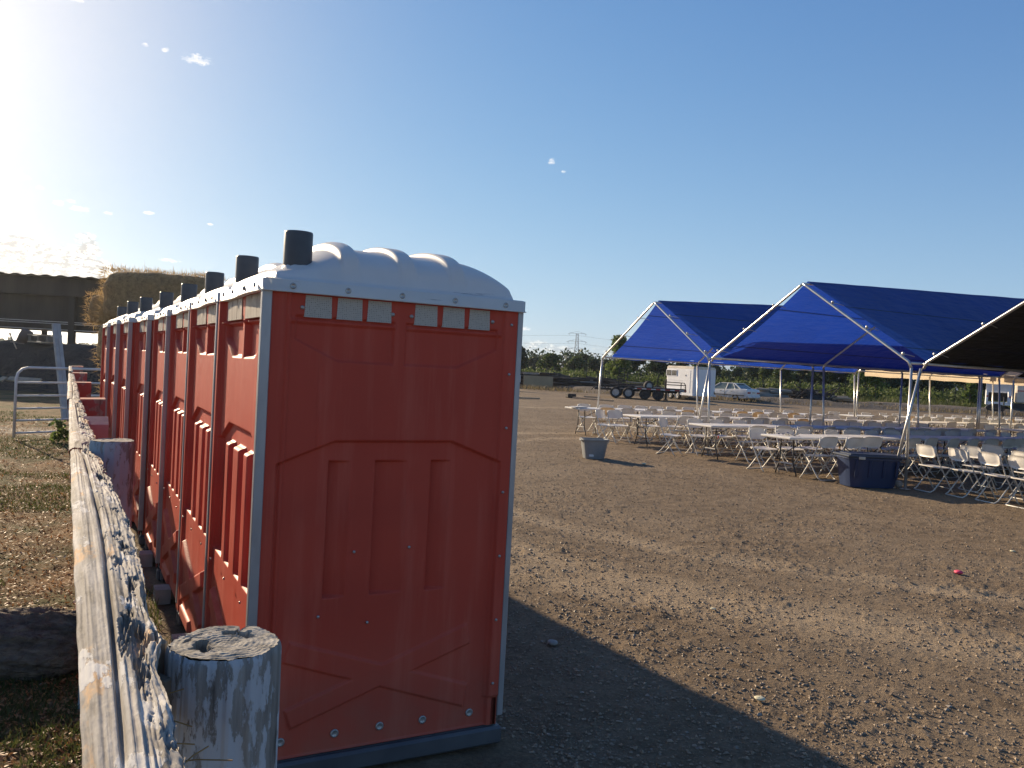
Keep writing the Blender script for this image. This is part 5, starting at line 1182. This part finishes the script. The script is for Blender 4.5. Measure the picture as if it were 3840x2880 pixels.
# dry weeds along the berm and round the vehicles
def tufts(name, mat, pts, label, cat, hmin, hmax, per, seed, wd=.012, spread=.15):
    rs = np.random.RandomState(seed); n = len(pts) * per; P0 = np.repeat(np.array(pts), per, 0) + np.concatenate([rs.normal(0, spread, (n, 2)), np.zeros((n, 1))], 1)
    a = rs.rand(n) * 6.283; w = np.stack([np.cos(a), np.sin(a), a * 0], 1) * wd; hh = rs.uniform(hmin, hmax, n)[:, None]; ln = rs.normal(0, .35, (n, 3)) * hh; ln[:, 2] = hh[:, 0]
    V = np.stack([P0 - w, P0 + w, P0 + ln * .6 + w * .6, P0 + ln], 1).reshape(-1, 3); mb = MB(); mb.v = list(map(tuple, V.tolist())); mb.f = [(4 * i, 4 * i + 1, 4 * i + 2, 4 * i + 3) for i in range(n)]
    return stuff(mb.build(name, mat), label, cat)
rs = np.random.RandomState(8)
pts = [(x, 61.5 + rs.rand() * 13 - .03 * x, .1) for x in rs.uniform(1, 52, 900)]
tufts('dry_weeds', M['dryweed'], pts, 'dry tan weeds along the berm and around the parked trailers', 'weeds', .10, .42, 12, 2, .022, .35)
pts = [(x, 70.5 + rs.rand() * 5, .15) for x in rs.uniform(14, 52, 500)]
tufts('tall_weeds', M['grass'], pts, 'taller green weeds at the foot of the vines', 'weeds', .3, .8, 12, 3, .03, .4)

# ------------------------------------------------------------------ pylon, power lines, utility pole
pp = at(2155, 1440, 900); py = thing('power_pylon', 'tall lattice power pylon far beyond the trees', 'pylon', (pp.x, pp.y, 0))
def bar(mb, a, b_, r_=.16): mb.tube([a, b_], r_, 4, False)
H_ = 42.; mb = MB()
lv = [0, 8, 15, 21, 26, 30, 34, 38, H_ - 1.5]; wd = [4.4, 3.6, 2.9, 2.3, 1.8, 1.5, 1.35, 1.25, 1.1]
for i in range(len(lv) - 1):
    for sx_, sy_ in ((-1, -1), (1, -1), (1, 1), (-1, 1)): bar(mb, (sx_ * wd[i], sy_ * wd[i], lv[i]), (sx_ * wd[i + 1], sy_ * wd[i + 1], lv[i + 1]), .34)
    for (p, q) in (((-1, -1), (1, -1)), ((1, -1), (1, 1)), ((1, 1), (-1, 1)), ((-1, 1), (-1, -1))):
        bar(mb, (p[0] * wd[i], p[1] * wd[i], lv[i]), (q[0] * wd[i + 1], q[1] * wd[i + 1], lv[i + 1]), .13); bar(mb, (q[0] * wd[i], q[1] * wd[i], lv[i]), (p[0] * wd[i + 1], p[1] * wd[i + 1], lv[i + 1]), .13)
mb.build('tower', M['pylon'], py)
for (z, hw) in ((H_ - 1.5, 8.6), (H_ - 10.0, 9.3), (H_ - 18.3, 9.8)):
    mb = MB(); bar(mb, (-hw, 0, z), (hw, 0, z), .2)
    for s_ in (-1, 1): bar(mb, (s_ * hw, 0, z), (s_ * 1.5, 0, z + 2.0), .16); bar(mb, (s_ * hw * .6, 0, z), (s_ * hw * .45, 0, z + 1.1), .12); bar(mb, (s_ * hw, 0, z), (s_ * (hw + 1.8), 0, z - 1.2), .2)
    bar(mb, (-1.5, 0, z + 2), (1.5, 0, z + 2), .16); mb.build('cross_arm', M['pylon'], py)
    for s_ in (-1, 1):
        mb = MB(); mb.tube([(s_ * hw, 0, z), (s_ * hw, 0, z - 2.4)], .16, 5); mb.build('insulator', M['pylon'], py)
linemat = pm('power_line', (.10, .10, .11), None, 2, .6)
for k, (z, hw, nm) in enumerate(((H_ - 3.5, 9, 'top'), (H_ - 12, 9.5, 'middle'), (H_ - 20, 10, 'lowest'))):
    for s_ in (-1, 1):
        mb = MB(); path = []
        for q in np.linspace(-1, 1, 41):
            sag = 8 * (1 - (1 - abs(q) * 2 if abs(q) < .5 else (abs(q) - .5) * 2) ** 2) * 0 + 9 * 4 * (abs(q) % 1) * (1 - (abs(q) % 1)); path.append((pp.x + q * 480 + 0, 900 + s_ * hw * .35 + q * 160, z - sag))
        mb.tube(path, .055, 4, False); tag(mb.build('power_line', linemat, None), '%s power line on the %s side of the distant pylon' % (nm, 'near' if s_ < 0 else 'far'), 'power line', 'lines strung from the distant pylon')
pu = at(2046, 1440, 260); up = thing('utility_pole', 'distant wooden utility pole with a crossarm above the bushy tree', 'utility pole', (pu.x, pu.y, 0))
mb = MB(); mb.tube([(0, 0, 0), (0, 0, 4.9 + 0)], .13, 6); mb.build('pole', M['bark'], up); mb = MB(); mb.box((0, 0, 4.75), (1.25, .1, .12)); mb.build('crossarm', M['bark'], up)

# ------------------------------------------------------------------ far hills and tree lines on the left
def ridge(name, y, x0, x1, h_, seed, mat, label=None):
    xs = np.linspace(x0, x1, 260); q = np.linspace(0, 1, 8); Xq, Q_ = np.meshgrid(xs, q); hh = h_ * (.35 + .9 * fbm(xs / (x1 - x0) * 7 + seed, xs * 0 + seed, 5, seed)); Zq = hh[None] * np.sin(Q_ * np.pi / 2); Yq = y + Q_ * h_ * 3
    mb = MB(); mb.grid(np.stack([Xq, Yq, Zq], -1)); struct(mb.build(name, mat, None, True))
ridge('hills', 6500, -8000, -1500, 70, 3, pm('distant_hills', (.10, .12, .10), (.13, .13, .11), .002, .9))
for k, (x0, x1, yt, Zd, lab) in enumerate(((10, 52, 1264, 330, 'hazy distant tree seen through the barn, left of the shovel'), (95, 125, 1262, 340, 'hazy distant tree seen behind the tilted barrel'), (175, 212, 1272, 360, 'hazy distant tree seen behind the pallet'), (282, 330, 1288, 480, 'low hazy distant tree seen in the gap by the hay'), (-60, 12, 1270, 330, 'hazy distant tree at the left edge seen through the barn'), (325, 380, 1290, 480, 'low hazy distant tree just left of the hay stack'))):
    tree(x0, x1, yt, Zd, 'leaf_mid', lab, 90 + k, group='distant trees beyond the barn', clumps=8, n=120, base=.02, trunk=False)

# ------------------------------------------------------------------ ground detail
rs = np.random.RandomState(21)
def scatter(n, r0, r1, a0, a1, keep):
    u = rs.rand(n); r_ = r0 * (r1 / r0) ** (u ** .9); a = np.radians(rs.uniform(a0, a1, n)); x = r_ * np.sin(a); y = r_ * np.cos(a); m_ = keep(x, y); return x[m_], y[m_], r_[m_]
def rowside(x, y): return (x - C0.x) * EX.x + (y - C0.y) * EX.y
def stones(name, n, r0, r1, a0, a1, s0, s1, keep, mat, label, cat):
    x, y, r_ = scatter(n, r0, r1, a0, a1, keep); n = len(x); z = ground_h(x, y); s_ = (s0 + (s1 - s0) * rs.rand(n) ** 4) * (1 + r_ * .012)
    base = np.array([(1, 0, 0), (0, 1, 0), (-1, 0, 0), (0, -1, 0), (0, 0, 1), (0, 0, -1)], float)
    V = base[None] * (0.6 + .7 * rs.rand(n, 6, 1)) + rs.normal(0, .13, (n, 6, 3)); V[:, :, 2] *= .62
    ca, sa = np.cos(rs.rand(n) * 6.28), np.sin(rs.rand(n) * 6.28); Vx = V[:, :, 0] * ca[:, None] - V[:, :, 1] * sa[:, None]; Vy = V[:, :, 0] * sa[:, None] + V[:, :, 1] * ca[:, None]
    V = np.stack([Vx * s_[:, None] + x[:, None], Vy * s_[:, None] + y[:, None], V[:, :, 2] * s_[:, None] + (z + s_ * .25)[:, None]], -1).reshape(-1, 3)
    T = np.array([(0, 1, 4), (1, 2, 4), (2, 3, 4), (3, 0, 4), (1, 0, 5), (2, 1, 5), (3, 2, 5), (0, 3, 5)])
    Fc = (T[None] + (np.arange(n) * 6)[:, None, None]).reshape(-1, 3); me = bpy.data.meshes.new(name); me.from_pydata(V.tolist(), [], Fc.tolist()); me.materials.append(mat); o = link(name, me); stuff(o, label, cat); return o
yard = lambda x, y: (rowside(x, y) > 1.25) | (y < 3)
def clodkeep(x, y): return yard(x, y) & (fbm(x * 1.1, y * 1.1, 3, 5) + .6 * rs.rand(len(x)) > .58)
stones('soil_clods', 190000, 2.2, 36, -12, 40, .0028, .0135, clodkeep, M['clod'], 'brown soil clods and gravel strewn over the yard', 'gravel')
stones('pebbles', 1500, 2.2, 20, -12, 40, .006, .017, yard, M['pebble'], 'scattered pale pebbles on the yard', 'gravel')
past = lambda x, y: (rowside(x, y) < -.60) & (y < 24)
def blades(name, n, r0, r1, a0, a1, keep, mat, h0, h1, wd, label, cat):
    x, y, r_ = scatter(n, r0, r1, a0, a1, keep); n = len(x); z = ground_h(x, y); a = rs.rand(n) * 6.283; w = np.stack([np.cos(a), np.sin(a), a * 0], 1) * (wd * (1 + r_ * .08))[:, None]; hh = rs.uniform(h0, h1, n)
    ln = np.stack([rs.normal(0, .5, n) * hh, rs.normal(0, .5, n) * hh, hh], 1); P0 = np.stack([x, y, z - .004], 1)
    V = np.stack([P0 - w, P0 + w, P0 + ln * .55 + w * .7, P0 + ln], 1).reshape(-1, 3); mb = MB(); mb.v = list(map(tuple, V.tolist())); mb.f = [(4 * i, 4 * i + 1, 4 * i + 2, 4 * i + 3) for i in range(n)]; return stuff(mb.build(name, mat), label, cat)
gkeep = lambda x, y: past(x, y) & (fbm(x * .9, y * .9, 3, 31) > .50) & (np.abs(y - 16.4) > .8)
blades('pasture_grass', 130000, 2.0, 24, -48, -20, gkeep, M['grass'], .015, .055, .003, 'short green grass patches left of the fence', 'grass')
def flakes(name, n, keep, mat, s0, s1, label, a0=-48, a1=-8, r0=1.6, r1=22):
    x, y, r_ = scatter(n, r0, r1, a0, a1, keep); n = len(x); z = ground_h(x, y); a = rs.normal(0, 1, (n, 3)) * (1, 1, .45); a /= np.linalg.norm(a, axis=1, keepdims=True); b_ = np.cross(a, rs.normal(0, .35, (n, 3)) + (0, 0, 1)); b_ /= np.linalg.norm(b_, axis=1, keepdims=True)
    s_ = rs.uniform(s0, s1, (n, 1)) * (1 + r_[:, None] * .03); p = np.stack([x, y, z + .012], 1); V = np.stack([p - a * s_, p + b_ * s_ * .35, p + a * s_, p - b_ * s_ * .35], 1).reshape(-1, 3)
    mb = MB(); mb.v = list(map(tuple, V.tolist())); mb.f = [(4 * i, 4 * i + 1, 4 * i + 2, 4 * i + 3) for i in range(n)]; return stuff(mb.build(name, mat), label, 'leaf litter')
flakes('leaf_litter', 95000, past, M['litter'], .006, .020, 'dry brown leaf litter left of the fence')
flakes('pale_chips', 900, past, M['palelitter'], .007, .018, 'pale wood chips scattered in the dry grass')
strip_k = lambda x, y: (rowside(x, y) > -.46) & (rowside(x, y) < -.10) & (y < 14)
blades('strip_grass', 30000, 1.8, 12, -40, -8, lambda x, y: strip_k(x, y) & (fbm(x * 3, y * 3, 2, 77) > .5), M['grass'], .03, .12, .003, 'grass tufts between the fence and the toilets', 'grass')
flakes('strip_litter', 16000, strip_k, M['litter'], .008, .022, 'dry litter between the fence and the toilets', -42, -4, 1.4, 13)
# weed at the foot of the gate
rs2 = np.random.RandomState(5); mb = MB(); [leafcloud(mb, rs2, (q[0], q[1], q[2]), (.16, .15, .14), 60, .05, .1) for q in ((0.2, 0, .12), (.3, 0, .2), (.25, -.1, .34))]; wd_ = mb.build('weed_bush', M['leaf_light'], None, loc=(-8.15, 14.7, 0)); tag(wd_, 'leafy green weed growing where the gate meets the fence', 'weed')

# ------------------------------------------------------------------ air
mb = MB(); mb.box((-1500, 3900, 22), (18000, 8600, 48)); hz = mb.build('haze', None); hz['kind'] = 'stuff'
nt = M['haze'].node_tree; nt.nodes.clear(); pv_ = N(nt, 'ShaderNodeVolumePrincipled'); mo = N(nt, 'ShaderNodeOutputMaterial'); nt.links.new(pv_.outputs[0], mo.inputs['Volume'])
pv_.inputs['Color'].default_value = (.80, .86, .95, 1); pv_.inputs['Density'].default_value = .00024; pv_.inputs['Anisotropy'].default_value = .74
hz.data.materials.append(M['haze'])
USE_HAZE = True
if not USE_HAZE: bpy.data.objects.remove(hz)
